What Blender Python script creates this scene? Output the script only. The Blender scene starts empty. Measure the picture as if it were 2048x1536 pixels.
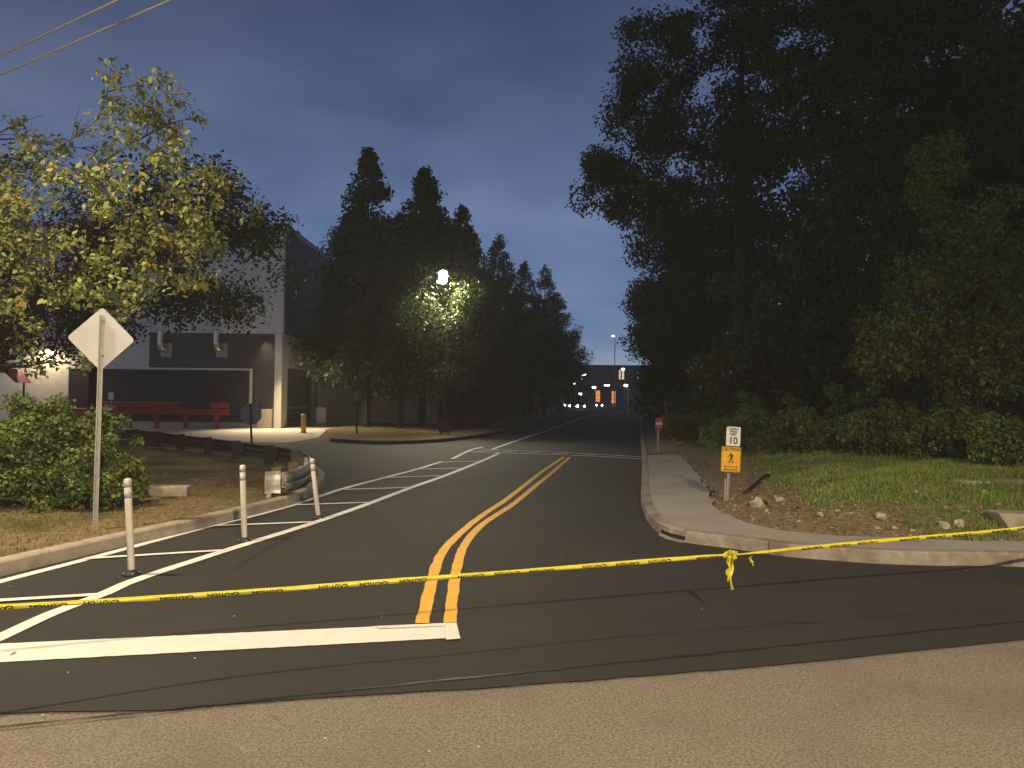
import bpy, math, random
import numpy as np
from mathutils import Matrix, Vector, noise, geometry

random.seed(7)
S = bpy.context.scene
C = S.collection
R = math.radians

# ------------------------------------------------------------------ camera
CAM_H, FOC = 1.65, 1500.0            # metres; focal length in pixels of a 2048 wide picture
PITCH, ROLL = math.atan(32 / FOC), R(0.6)
cam = bpy.data.objects.new('camera', bpy.data.cameras.new('camera'))
C.objects.link(cam)
CAM_ROT = Matrix.Rotation(math.pi / 2 + PITCH, 3, 'X') @ Matrix.Rotation(ROLL, 3, 'Z')
cam.matrix_world = Matrix.Translation((0, 0, CAM_H)) @ CAM_ROT.to_4x4()
cam.data.sensor_width = 36
cam.data.lens = 36 * FOC / 2048
cam.data.clip_end = 3000
S.camera = cam

# ------------------------------------------------------------------ sky at dusk
SUN_EL, SUN_ROT, SKY_STRENGTH = R(16), R(180), 0.068
W = bpy.data.worlds.new('World'); S.world = W; W.use_nodes = True
nt = W.node_tree; nt.nodes.clear()
out = nt.nodes.new('ShaderNodeOutputWorld'); bg = nt.nodes.new('ShaderNodeBackground')
sky = nt.nodes.new('ShaderNodeTexSky'); sky.sky_type = 'NISHITA'; sky.sun_disc = False
sky.sun_elevation = SUN_EL; sky.sun_rotation = SUN_ROT; sky.ozone_density = 4.4; sky.dust_density = 0.3; sky.altitude = 5000
tc = nt.nodes.new('ShaderNodeTexCoord'); mp = nt.nodes.new('ShaderNodeMapping')
mp.inputs['Scale'].default_value = (1.5, 1.5, 4.0)
nz = nt.nodes.new('ShaderNodeTexNoise'); nz.inputs['Scale'].default_value = 1.7; nz.inputs['Detail'].default_value = 5
rp = nt.nodes.new('ShaderNodeValToRGB')
rp.color_ramp.elements[0].position = 0.38; rp.color_ramp.elements[0].color = (1.22, 0.90, 0.80, 1)
rp.color_ramp.elements[1].position = 0.68; rp.color_ramp.elements[1].color = (2.45, 1.50, 1.14, 1)
mx = nt.nodes.new('ShaderNodeMix'); mx.data_type = 'RGBA'; mx.blend_type = 'MULTIPLY'; mx.inputs[0].default_value = 1
nt.links.new(tc.outputs['Generated'], mp.inputs['Vector']); nt.links.new(mp.outputs[0], nz.inputs['Vector'])
nt.links.new(nz.outputs['Fac'], rp.inputs[0]); nt.links.new(sky.outputs[0], mx.inputs[6]); nt.links.new(rp.outputs[0], mx.inputs[7])
nt.links.new(mx.outputs[2], bg.inputs[0]); bg.inputs[1].default_value = SKY_STRENGTH
nt.links.new(bg.outputs[0], out.inputs[0])

S.view_settings.view_transform = 'Standard'; S.view_settings.look = 'None'
S.view_settings.exposure = 0.0; S.view_settings.gamma = 1.0; S.view_settings.use_curve_mapping = False
S.cycles.max_bounces = 5; S.cycles.diffuse_bounces = 2; S.cycles.glossy_bounces = 2
S.cycles.transmission_bounces = 3; S.cycles.transparent_max_bounces = 4
S.cycles.sample_clamp_indirect = 4.0
S.cycles.use_denoising = True
S.cycles.volume_bounces = 0

# street lamps: where the heads hang, and how strong they are (used by street_lamp() below)
WARM = (1.0, 0.77, 0.47)
LAMP_VERGE = dict(head=(-7.0, 6.6, 7.7), base=(-9.0, 6.4), power=3200)
LAMP_STREET = dict(head=(3.4, -7.2, 8.0), base=(5.0, -8.8), power=15200)
LAMP_TREES = dict(power=2600)
DOCK_POWER, WALL_POWER = 3400, 420
ADDED_HAZE = 0.0015

# ------------------------------------------------------------------ helpers
def ray(px, py):
    return (CAM_ROT @ Vector(((px - 1024) / FOC, -(py - 768) / FOC, -1))).normalized()
def P(px, py, z=0.0):                 # where a sight line meets the level z
    d = ray(px, py); t = (z - CAM_H) / d.z
    return Vector((d.x * t, d.y * t, z))
def D(px, py, y):                     # the point on a sight line at distance y
    d = ray(px, py); t = y / d.y
    return Vector((d.x * t, y, CAM_H + d.z * t))

def smooth_path(pts, step=0.4):
    p = [Vector(q).to_3d() if len(q) == 2 else Vector(q) for q in pts]
    p = [2 * p[0] - p[1]] + p + [2 * p[-1] - p[-2]]
    dense = []
    for i in range(1, len(p) - 2):
        a, b, c, d = p[i - 1], p[i], p[i + 1], p[i + 2]
        n = max(2, int((c - b).length / 0.1))
        n = min(n, 200)
        for k in range(n):
            t = k / n
            dense.append(0.5 * ((2 * b) + (c - a) * t + (2 * a - 5 * b + 4 * c - d) * t * t + (3 * b - a - 3 * c + d) * t ** 3))
    dense.append(p[-2])
    return resample(dense, step)
def resample(pts, step):
    out = [pts[0].copy()]; acc = 0.0
    for a, b in zip(pts, pts[1:]):
        L = (b - a).length
        while L > 1e-9 and acc + L >= step:
            t = (step - acc) / L; a = a.lerp(b, t); out.append(a.copy()); L = (b - a).length; acc = 0.0
        acc += L
    if (out[-1] - pts[-1]).length > step * 0.2: out.append(pts[-1].copy())
    return out
def path_len(pts): return sum((b - a).length for a, b in zip(pts, pts[1:]))
def side(pts, i):                     # unit vector to the left of the path, level
    a = pts[max(0, i - 1)]; b = pts[min(len(pts) - 1, i + 1)]
    t = (b - a); t.z = 0; t.normalize()
    return Vector((-t.y, t.x, 0))

class MB:
    def __init__(s): s.v, s.f = [], []
    def box(s, lo, hi, rot=None, at=(0, 0, 0)):
        b = len(s.v)
        for z in (lo[2], hi[2]):
            for x, y in ((lo[0], lo[1]), (hi[0], lo[1]), (hi[0], hi[1]), (lo[0], hi[1])):
                q = Vector((x, y, z))
                if rot: q = rot @ q
                s.v.append(q + Vector(at))
        s.f += [(b, b + 3, b + 2, b + 1), (b + 4, b + 5, b + 6, b + 7)] + [(b + i, b + (i + 1) % 4, b + 4 + (i + 1) % 4, b + 4 + i) for i in range(4)]
        return s
    def tube(s, pts, rad, n=8, cap=True):
        pts = [Vector(p) for p in pts]
        if not hasattr(rad, '__len__'): rad = [rad] * len(pts)
        b = len(s.v); up = Vector((0.13, 0.21, 1)).normalized()
        for i, p in enumerate(pts):
            t = (pts[min(i + 1, len(pts) - 1)] - pts[max(i - 1, 0)]).normalized()
            x = t.cross(up if abs(t.dot(up)) < 0.95 else Vector((1, 0, 0))).normalized(); y = t.cross(x)
            for k in range(n):
                a = 2 * math.pi * k / n
                s.v.append(p + x * (rad[i] * math.cos(a)) + y * (rad[i] * math.sin(a)))
        for i in range(len(pts) - 1):
            for k in range(n):
                k2 = (k + 1) % n
                s.f.append((b + i * n + k, b + i * n + k2, b + (i + 1) * n + k2, b + (i + 1) * n + k))
        if cap:
            s.f.append(tuple(b + k for k in range(n))[::-1]); e = b + (len(pts) - 1) * n
            s.f.append(tuple(e + k for k in range(n)))
        return s
    def sweep(s, pts, prof, closed=True, sgn=1):       # prof: (offset to the side, height)
        b = len(s.v); m = len(prof)
        for i, p in enumerate(pts):
            n = side(pts, i) * sgn
            for o, z in prof: s.v.append(p + n * o + Vector((0, 0, z)))
        for i in range(len(pts) - 1):
            for k in range(m if closed else m - 1):
                k2 = (k + 1) % m
                s.f.append((b + i * m + k, b + i * m + k2, b + (i + 1) * m + k2, b + (i + 1) * m + k))
        if closed:
            s.f.append(tuple(b + k for k in range(m))); e = b + (len(pts) - 1) * m
            s.f.append(tuple(e + k for k in range(m))[::-1])
        return s
    def prism(s, poly, h0, h1, M=None):                # outline in xy, extruded along z, then placed by M
        b = len(s.v); m = len(poly); M = M or Matrix.Identity(4)
        for h in (h0, h1):
            for x, y in poly: s.v.append(M @ Vector((x, y, h)))
        s.f.append(tuple(b + k for k in range(m))[::-1]); s.f.append(tuple(b + m + k for k in range(m)))
        s.f += [(b + k, b + (k + 1) % m, b + m + (k + 1) % m, b + m + k) for k in range(m)]
        return s
    def build(s, name, mat, parent=None, smooth=False, kind=None):
        me = bpy.data.meshes.new(name); me.from_pydata([tuple(v) for v in s.v], [], s.f); me.update()
        return link(name, me, mat, parent, smooth, kind)
def link(name, me, mat, parent=None, smooth=False, kind=None):
    if mat is not None:
        me.materials.clear(); me.materials.append(M_[mat] if isinstance(mat, str) else mat)
    if smooth: me.polygons.foreach_set('use_smooth', [True] * len(me.polygons))
    o = bpy.data.objects.new(name, me); C.objects.link(o)
    if parent:
        o.parent = parent
        o.matrix_parent_inverse = Matrix.Identity(4)
    if kind: o['kind'] = kind
    return o
def bevel(o, w=0.01, seg=2):
    m = o.modifiers.new('edge', 'BEVEL'); m.width = w; m.segments = seg; m.limit_method = 'ANGLE'; return o
def thing(name, label, cat, loc=(0, 0, 0), rz=0, group=None):
    o = bpy.data.objects.new(name, None); C.objects.link(o); o.empty_display_size = 0.2
    o.location = loc; o.rotation_euler = (0, 0, rz)
    return tag(o, label, cat, group)
def tag(o, label, cat, group=None, kind=None):
    o['label'] = label
    if cat: o['category'] = cat
    if group: o['group'] = group
    if kind: o['kind'] = kind
    return o
def struct(o): o['kind'] = 'structure'; return o
def arrays_mesh(name, V, F):          # V (n,3), F (m,k) all faces with k corners
    me = bpy.data.meshes.new(name); n, k = F.shape
    me.vertices.add(len(V)); me.vertices.foreach_set('co', np.ascontiguousarray(V, np.float32).ravel())
    me.loops.add(n * k); me.loops.foreach_set('vertex_index', np.ascontiguousarray(F, np.int32).ravel())
    me.polygons.add(n); me.polygons.foreach_set('loop_start', np.arange(0, n * k, k, dtype=np.int32))
    me.update(calc_edges=True); return me
def in_poly(X, Y, poly):
    r = np.zeros(X.shape, bool); n = len(poly)
    for i in range(n):
        x0, y0 = poly[i][0], poly[i][1]; x1, y1 = poly[(i + 1) % n][0], poly[(i + 1) % n][1]
        c = ((y0 > Y) != (y1 > Y)) & (X < (x1 - x0) * (Y - y0) / ((y1 - y0) or 1e-9) + x0); r ^= c
    return r
def dist_to_path(X, Y, path):
    d = np.full(X.shape, 1e9)
    for a, b in zip(path, path[1:]):
        ax, ay, bx, by = a[0], a[1], b[0], b[1]; L = (bx - ax) ** 2 + (by - ay) ** 2 + 1e-12
        t = np.clip(((X - ax) * (bx - ax) + (Y - ay) * (by - ay)) / L, 0, 1)
        d = np.minimum(d, np.hypot(X - ax - t * (bx - ax), Y - ay - t * (by - ay)))
    return d
def land(name, poly, zf, mat, spacing, near=None, parent=None, attr=None):
    """a piece of ground filling an outline; zf(x, y) gives its height"""
    pts = [(p[0], p[1]) for p in poly]
    xs = [p[0] for p in pts]; ys = [p[1] for p in pts]; inner = []
    regions = [(min(xs), max(xs), min(ys), max(ys), spacing)] + ([near] if near else [])
    for j, (x0, x1, y0, y1, sp) in enumerate(regions):
        gx, gy = np.meshgrid(np.arange(x0, x1, sp), np.arange(y0, y1, sp)); gx = gx.ravel(); gy = gy.ravel()
        gx = gx + np.random.default_rng(3).uniform(-.3, .3, gx.shape) * sp; gy = gy + np.random.default_rng(4).uniform(-.3, .3, gy.shape) * sp
        k = in_poly(gx, gy, pts) & (dist_to_path(gx, gy, pts + pts[:1]) > sp * 0.35)
        if j == 0 and near: k &= ~((gx > near[0]) & (gx < near[1]) & (gy > near[2]) & (gy < near[3]))
        inner += list(zip(gx[k], gy[k]))
    vs = [Vector(p) for p in pts] + [Vector(p) for p in inner]
    n = len(pts)
    v, e, f, *_ = geometry.delaunay_2d_cdt(vs, [(i, (i + 1) % n) for i in range(n)], [], 1, 1e-4)
    me = bpy.data.meshes.new(name)
    me.from_pydata([(p.x, p.y, zf(p.x, p.y)) for p in v], [], [tuple(q) for q in f]); me.update()
    if attr:
        a = me.attributes.new('green', 'FLOAT', 'POINT')
        a.data.foreach_set('value', [attr(p.x, p.y) for p in v])
    o = link(name, me, mat, parent, smooth=True)
    if len(me.polygons) and me.polygons[0].normal.z < 0: me.flip_normals()
    return o
def text_mesh(s, size, align='CENTER', bold=0.0):
    cu = bpy.data.curves.new('t', 'FONT'); cu.body = s; cu.size = size; cu.align_x = align; cu.align_y = 'CENTER'
    cu.offset = bold; cu.resolution_u = 3
    o = bpy.data.objects.new('t', cu); me = bpy.data.meshes.new_from_object(o)
    bpy.data.objects.remove(o); bpy.data.curves.remove(cu); return me

# ------------------------------------------------------------------ materials
M_ = {}
def mat(name, col, rough=0.7, col2=None, scale=8.0, bump=0.0, bscale=None, metal=0.0, spec=0.4, detail=4.0, lo=0.35, hi=0.65, third=None):
    m = bpy.data.materials.new(name); m.use_nodes = True; M_[name] = m
    t = m.node_tree; b = t.nodes['Principled BSDF']
    b.inputs['Roughness'].default_value = rough; b.inputs['Metallic'].default_value = metal
    b.inputs['Specular IOR Level'].default_value = spec
    b.inputs['Base Color'].default_value = (*col, 1)
    co = t.nodes.new('ShaderNodeTexCoord')
    if col2:
        n = t.nodes.new('ShaderNodeTexNoise'); n.inputs['Scale'].default_value = scale; n.inputs['Detail'].default_value = detail
        n.inputs['Roughness'].default_value = 0.65
        r = t.nodes.new('ShaderNodeValToRGB'); r.color_ramp.elements[0].position = lo; r.color_ramp.elements[1].position = hi
        r.color_ramp.elements[0].color = (*col, 1); r.color_ramp.elements[1].color = (*col2, 1)
        t.links.new(co.outputs['Object'], n.inputs['Vector']); t.links.new(n.outputs['Fac'], r.inputs[0])
        last = r.outputs[0]
        if third:                                     # (colour, scale, lo, hi): larger blotches over it
            n2 = t.nodes.new('ShaderNodeTexNoise'); n2.inputs['Scale'].default_value = third[1]; n2.inputs['Detail'].default_value = 6
            mr = t.nodes.new('ShaderNodeMapRange'); mr.inputs[1].default_value = third[2]; mr.inputs[2].default_value = third[3]
            mm = t.nodes.new('ShaderNodeMix'); mm.data_type = 'RGBA'; mm.inputs[7].default_value = (*third[0], 1)
            t.links.new(co.outputs['Object'], n2.inputs['Vector']); t.links.new(n2.outputs['Fac'], mr.inputs[0])
            t.links.new(mr.outputs[0], mm.inputs[0]); t.links.new(last, mm.inputs[6]); last = mm.outputs[2]
        t.links.new(last, b.inputs['Base Color'])
    if bump:
        n3 = t.nodes.new('ShaderNodeTexNoise'); n3.inputs['Scale'].default_value = bscale or scale * 2; n3.inputs['Detail'].default_value = 3
        bp = t.nodes.new('ShaderNodeBump'); bp.inputs['Strength'].default_value = bump; bp.inputs['Distance'].default_value = 0.01
        t.links.new(co.outputs['Object'], n3.inputs['Vector']); t.links.new(n3.outputs['Fac'], bp.inputs['Height'])
        t.links.new(bp.outputs[0], b.inputs['Normal'])
    return m
def glow(name, col, strength):
    m = bpy.data.materials.new(name); m.use_nodes = True; M_[name] = m
    t = m.node_tree; t.nodes.clear(); e = t.nodes.new('ShaderNodeEmission'); o = t.nodes.new('ShaderNodeOutputMaterial')
    e.inputs[0].default_value = (*col, 1); e.inputs[1].default_value = strength; t.links.new(e.outputs[0], o.inputs[0])
def leafmat(name, cols, trans=0.35, nscale=0.6):
    m = bpy.data.materials.new(name); m.use_nodes = True; M_[name] = m
    t = m.node_tree; t.nodes.clear(); N = t.nodes.new; L = t.links.new
    g = N('ShaderNodeNewGeometry'); r = N('ShaderNodeValToRGB')
    els = r.color_ramp.elements
    for i, c in enumerate(cols):
        e = els[i] if i < 2 else els.new(0.5)
    for i, c in enumerate(cols):
        els[i].position = c[0]
    for i, c in enumerate(cols): els[i].color = (*c[1], 1)
    L(g.outputs['Random Per Island'], r.inputs[0])
    co = N('ShaderNodeTexCoord'); n = N('ShaderNodeTexNoise'); n.inputs['Scale'].default_value = nscale
    mr = N('ShaderNodeMapRange'); mr.inputs[1].default_value = 0.3; mr.inputs[2].default_value = 0.7; mr.inputs[3].default_value = 0.65; mr.inputs[4].default_value = 1.25
    L(co.outputs['Object'], n.inputs['Vector']); L(n.outputs['Fac'], mr.inputs[0])
    v = N('ShaderNodeMix'); v.data_type = 'RGBA'; v.blend_type = 'MULTIPLY'; v.inputs[0].default_value = 1
    L(r.outputs[0], v.inputs[6]); L(mr.outputs[0], v.inputs[7])
    d = N('ShaderNodeBsdfPrincipled'); d.inputs['Roughness'].default_value = 0.55; d.inputs['Specular IOR Level'].default_value = 0.25
    tr = N('ShaderNodeBsdfTranslucent'); mix = N('ShaderNodeMixShader'); mix.inputs[0].default_value = trans
    o = N('ShaderNodeOutputMaterial')
    L(v.outputs[2], d.inputs['Base Color']); L(v.outputs[2], tr.inputs[0]); L(d.outputs[0], mix.inputs[1]); L(tr.outputs[0], mix.inputs[2]); L(mix.outputs[0], o.inputs[0])

mat('old_asphalt', (0.11, 0.094, 0.078), 0.9, (0.315, 0.268, 0.222), 70, 0.8, 85, third=((0.13, 0.12, 0.105), 1.1, 0.5, 0.85))
mat('new_asphalt', (0.021, 0.0208, 0.0203), 0.78, (0.042, 0.041, 0.039), 90, 0.35, 130, spec=0.3, third=((0.046, 0.043, 0.038), 0.7, 0.5, 0.78))
mat('line_dark', (0.012, 0.012, 0.012), 0.5, (0.03, 0.03, 0.028), 6)
mat('white_paint', (0.80, 0.79, 0.76), 0.6, (0.70, 0.69, 0.66), 5, 0.15, 60, lo=0.45, hi=0.8)
mat('fresh_paint', (0.85, 0.85, 0.82), 0.35, (0.55, 0.54, 0.50), 70, 0.4, 80, lo=0.35, hi=0.5)
mat('yellow_paint', (0.82, 0.44, 0.012), 0.6, (0.74, 0.38, 0.01), 6, 0.15, 60)
mat('kerb_concrete', (0.40, 0.36, 0.29), 0.85, (0.30, 0.26, 0.20), 5, 0.3, 40, third=((0.16, 0.13, 0.10), 2.2, 0.55, 0.8))
mat('kerb_stained', (0.34, 0.31, 0.26), 0.85, (0.24, 0.20, 0.16), 6, 0.4, 40, third=((0.12, 0.09, 0.07), 2.6, 0.45, 0.75))
mat('kerb_shaded', (0.10, 0.09, 0.08), 0.9, (0.06, 0.055, 0.05), 3, 0.3, 30)  # kerb under the trees, its unlit tone put into the colour
mat('sidewalk_paving', (0.32, 0.295, 0.26), 0.88, (0.43, 0.40, 0.35), 55, 0.35, 70, third=((0.27, 0.245, 0.215), 0.9, 0.45, 0.8))
mat('pad_concrete', (0.50, 0.46, 0.38), 0.8, (0.42, 0.38, 0.31), 2)
mat('stone', (0.50, 0.43, 0.33), 0.9, (0.32, 0.26, 0.19), 9, 0.5, 25)
mat('dirt_clod', (0.13, 0.095, 0.06), 0.95, (0.20, 0.15, 0.10), 20, 0.6, 40)
mat('bark', (0.075, 0.06, 0.045), 0.95, (0.035, 0.028, 0.022), 12, 0.8, 20)
mat('galvanised', (0.40, 0.39, 0.36), 0.5, (0.30, 0.29, 0.27), 14, metal=0.5)
mat('sign_back', (0.56, 0.56, 0.54), 0.42, (0.50, 0.50, 0.48), 5, metal=0.3)
mat('dark_sign_back', (0.20, 0.215, 0.21), 0.5, (0.16, 0.17, 0.17), 5)
mat('dark_metal', (0.03, 0.03, 0.032), 0.5, (0.05, 0.05, 0.05), 8)
mat('post_plastic', (0.74, 0.70, 0.62), 0.5, (0.64, 0.59, 0.50), 9)
mat('reflector', (0.42, 0.40, 0.46), 0.35, (0.34, 0.32, 0.36), 20)
mat('rubber', (0.018, 0.018, 0.018), 0.7, (0.03, 0.03, 0.03), 20)
mat('tape_yellow', (0.72, 0.66, 0.06), 0.35, (0.56, 0.50, 0.04), 14)
mat('print_black', (0.012, 0.012, 0.012), 0.5)
mat('sign_white', (0.78, 0.77, 0.72), 0.4, (0.70, 0.69, 0.64), 10)
mat('sign_yellow', (0.85, 0.45, 0.012), 0.4, (0.78, 0.40, 0.01), 10)
mat('red_dark', (0.10, 0.03, 0.028), 0.7, (0.07, 0.025, 0.022), 6)  # darker red for the low panel
mat('sign_red', (0.50, 0.07, 0.05), 0.4, (0.42, 0.06, 0.045), 10)
mat('rail_red', (0.44, 0.055, 0.045), 0.6, (0.32, 0.05, 0.04), 4)
mat('rail_steel', (0.26, 0.26, 0.25), 0.55, (0.16, 0.15, 0.14), 6, metal=0.4)
mat('rail_shaded', (0.05, 0.042, 0.036), 0.8, (0.03, 0.026, 0.024), 6)  # far stretch of rail: shade put into the steel's colour
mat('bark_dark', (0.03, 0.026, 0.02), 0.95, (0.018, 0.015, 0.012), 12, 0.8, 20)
mat('timber_shaded', (0.05, 0.04, 0.03), 0.9, (0.03, 0.024, 0.02), 10)  # far posts and blocks, with shade mixed into the timber colour
mat('rail_end', (0.62, 0.60, 0.55), 0.5, (0.46, 0.44, 0.40), 8, metal=0.2)
mat('timber', (0.16, 0.12, 0.085), 0.9, (0.10, 0.075, 0.05), 10, 0.4, 30)
mat('wall_grey', (0.68, 0.67, 0.65), 0.7, (0.62, 0.61, 0.59), 1.5)
mat('wall_white', (0.72, 0.69, 0.62), 0.7, (0.66, 0.63, 0.56), 2)
mat('wall_cream', (0.52, 0.45, 0.34), 0.8, (0.44, 0.38, 0.28), 1.2)
mat('cladding_dark', (0.075, 0.073, 0.072), 0.55, (0.06, 0.058, 0.057), 2)
mat('door_dark', (0.045, 0.046, 0.05), 0.65, (0.06, 0.06, 0.062), 3, metal=0.0, spec=.2)
mat('bollard_yellow', (0.75, 0.47, 0.05), 0.5, (0.65, 0.40, 0.04), 8)
mat('steel_duct', (0.72, 0.70, 0.66), 0.28, (0.6, 0.58, 0.55), 6, metal=0.85)
mat('brick_dark', (0.10, 0.065, 0.05), 0.85, (0.07, 0.045, 0.035), 6)
mat('car_silver', (0.30, 0.31, 0.33), 0.3, metal=0.5)
mat('car_dark', (0.03, 0.035, 0.045), 0.3, metal=0.3)
mat('car_red', (0.20, 0.03, 0.03), 0.3, metal=0.3)
mat('glass_dark', (0.02, 0.022, 0.025), 0.1)
mat('wire', (0.70, 0.60, 0.42), 0.4, metal=0.3)
mat('dry_leaf', (0.32, 0.22, 0.08), 0.8, (0.22, 0.2, 0.07), 30)
mat('lawn', (0.045, 0.065, 0.018), 0.95, (0.075, 0.085, 0.03), 3)
glow('lamp_glow', (1.0, 0.90, 0.62), 420)
glow('lamp_small', (1.0, 0.90, 0.65), 14)
glow('headlight', (1.0, 0.92, 0.75), 30)
glow('window_orange', (1.0, 0.40, 0.10), 1.1)
glow('window_white', (1.0, 0.85, 0.6), 1.1)
leafmat('leaf_dark', [(0.0, (0.035, 0.048, 0.014)), (0.6, (0.055, 0.075, 0.02)), (1.0, (0.085, 0.095, 0.028))])
leafmat('leaf_row', [(0.0, (0.03, 0.045, 0.014)), (0.7, (0.055, 0.08, 0.02)), (1.0, (0.09, 0.11, 0.03))])
leafmat('leaf_autumn', [(0.0, (0.15, 0.19, 0.05)), (0.55, (0.29, 0.33, 0.10)), (0.92, (0.34, 0.33, 0.12)), (1.0, (0.36, 0.22, 0.07))], nscale=1.5)
leafmat('leaf_bush', [(0.0, (0.08, 0.12, 0.03)), (0.6, (0.15, 0.205, 0.055)), (1.0, (0.22, 0.26, 0.08))], nscale=2.0)
leafmat('leaf_hedge', [(0.0, (0.10, 0.15, 0.035)), (0.6, (0.18, 0.24, 0.06)), (1.0, (0.26, 0.30, 0.09))], nscale=2.0)
leafmat('leaf_olive', [(0.0, (0.09, 0.125, 0.025)), (0.6, (0.135, 0.17, 0.034)), (0.96, (0.19, 0.20, 0.045)), (1.0, (0.34, 0.26, 0.04))], nscale=1.0)
leafmat('grass_blade', [(0.0, (0.16, 0.25, 0.05)), (0.7, (0.27, 0.38, 0.085)), (1.0, (0.38, 0.38, 0.15))], trans=0.3)
leafmat('grass_dry', [(0.0, (0.16, 0.12, 0.06)), (0.6, (0.22, 0.17, 0.085)), (1.0, (0.09, 0.11, 0.03))], trans=0.2)

def soil(name, dirt_a, dirt_b, green_a):              # bare soil that turns to turf where the 'green' attribute says so
    m = bpy.data.materials.new(name); m.use_nodes = True; M_[name] = m
    t = m.node_tree; N = t.nodes.new; L = t.links.new; b = t.nodes['Principled BSDF']; b.inputs['Roughness'].default_value = 0.95
    b.inputs['Specular IOR Level'].default_value = 0.1
    co = N('ShaderNodeTexCoord'); n = N('ShaderNodeTexNoise'); n.inputs['Scale'].default_value = 14; n.inputs['Detail'].default_value = 7
    r = N('ShaderNodeValToRGB'); r.color_ramp.elements[0].color = (*dirt_a, 1); r.color_ramp.elements[1].color = (*dirt_b, 1)
    r.color_ramp.elements[0].position = 0.35; r.color_ramp.elements[1].position = 0.68
    a = N('ShaderNodeAttribute'); a.attribute_name = 'green'
    n2 = N('ShaderNodeTexNoise'); n2.inputs['Scale'].default_value = 3; n2.inputs['Detail'].default_value = 6
    s = N('ShaderNodeMath'); s.operation = 'ADD'; mr = N('ShaderNodeMapRange'); mr.inputs[1].default_value = 0.75; mr.inputs[2].default_value = 1.2
    mx = N('ShaderNodeMix'); mx.data_type = 'RGBA'; mx.inputs[7].default_value = (*green_a, 1)
    bp = N('ShaderNodeBump'); bp.inputs['Strength'].default_value = 0.9; bp.inputs['Distance'].default_value = 0.04
    for q in (n, n2): L(co.outputs['Object'], q.inputs['Vector'])
    L(n.outputs['Fac'], r.inputs[0]); L(a.outputs['Fac'], s.inputs[0]); L(n2.outputs['Fac'], s.inputs[1]); L(s.outputs[0], mr.inputs[0])
    L(mr.outputs[0], mx.inputs[0]); L(r.outputs[0], mx.inputs[6]); L(mx.outputs[2], b.inputs['Base Color'])
    L(n.outputs['Fac'], bp.inputs['Height']); L(bp.outputs[0], b.inputs['Normal'])
soil('bank_soil', (0.15, 0.105, 0.062), (0.36, 0.28, 0.175), (0.11, 0.16, 0.035))
soil('verge_soil', (0.12, 0.09, 0.05), (0.26, 0.20, 0.11), (0.075, 0.085, 0.025))

# ------------------------------------------------------------------ ground, roads, kerbs
g = MB(); g.v = [(-260, -40, -0.03), (260, -40, -0.03), (260, 420, -0.03), (-260, 420, -0.03)]; g.f = [(0, 1, 2, 3)]
struct(g.build('ground', 'lawn'))
g = MB(); g.v = [(-60, -20, -0.012), (60, -20, -0.012), (60, 14, -0.012), (-60, 14, -0.012)]; g.f = [(0, 1, 2, 3)]
struct(g.build('cross_street', 'old_asphalt'))

# right kerb: where its face meets the road, from the far end of the road to the corner and off to the right
far_dir = Vector((0.168, 1, 0))
rk_px = [(1284, 922), (1283, 945), (1282, 975), (1281, 1000), (1286, 1024), (1298, 1048), (1318, 1067), (1363, 1084), (1469, 1098), (1570, 1113), (1746, 1127), (1900, 1132), (2048, 1134)]
rk = [P(*q) for q in rk_px]
rk = [rk[0] + far_dir * 150, rk[0] + far_dir * 100, rk[0] + far_dir * 50, rk[0] + far_dir * 20, rk[0] + far_dir * 6] + rk
rk += [rk[-1] + Vector((6, -0.5, 0)), rk[-1] + Vector((30, -3, 0))]
rkp = smooth_path(rk, 0.25)
# left island kerb: along the new road, round the nose and back along the drive
lk_px = [(-420, 1268), (-200, 1208), (0, 1154), (180, 1110), (400, 1058), (520, 1027), (585, 1009), (622, 991), (645, 972), (649, 956), (625, 942), (560, 927), (480, 918), (350, 908), (150, 900)]
lk = [P(*q) for q in lk_px]
lk = [lk[0] + Vector((-6, -1.6, 0)) * 4, lk[0] + Vector((-6, -1.2, 0))] + lk + [lk[-1] + Vector((-30, 2, 0))]
lkp = smooth_path(lk, 0.25)

# new asphalt: the fresh road with its ragged near edge
seam = [P(-900, 1540), P(-400, 1462), P(0, 1427), P(180, 1422), P(300, 1420), P(430, 1410), P(700, 1391), P(1000, 1373), P(1300, 1350), P(1600, 1325), P(1800, 1304), P(2048, 1278), P(2500, 1225)]
seam = smooth_path(seam, 0.12)
for i, p in enumerate(seam): p += Vector((0, noise.noise(Vector((p.x * 3, 0, 0))) * 0.012 + noise.noise(Vector((p.x * 14, 5, 0))) * 0.008, 0))
edge = seam + [Vector((60, seam[-1].y + 1, 0)), Vector((60, 190, 0)), Vector((-60, 190, 0)), Vector((-60, seam[0].y - 1, 0))]
me = bpy.data.meshes.new('road')
vs = [(p.x, p.y, 0.0) for p in edge]
tri = geometry.tessellate_polygon([[Vector(v) for v in vs]])
me.from_pydata(vs, [], [tuple(t) for t in tri]); me.update()
if me.polygons[0].normal.z < 0: me.flip_normals()
ROAD = struct(link('road', me, 'new_asphalt'))

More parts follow.
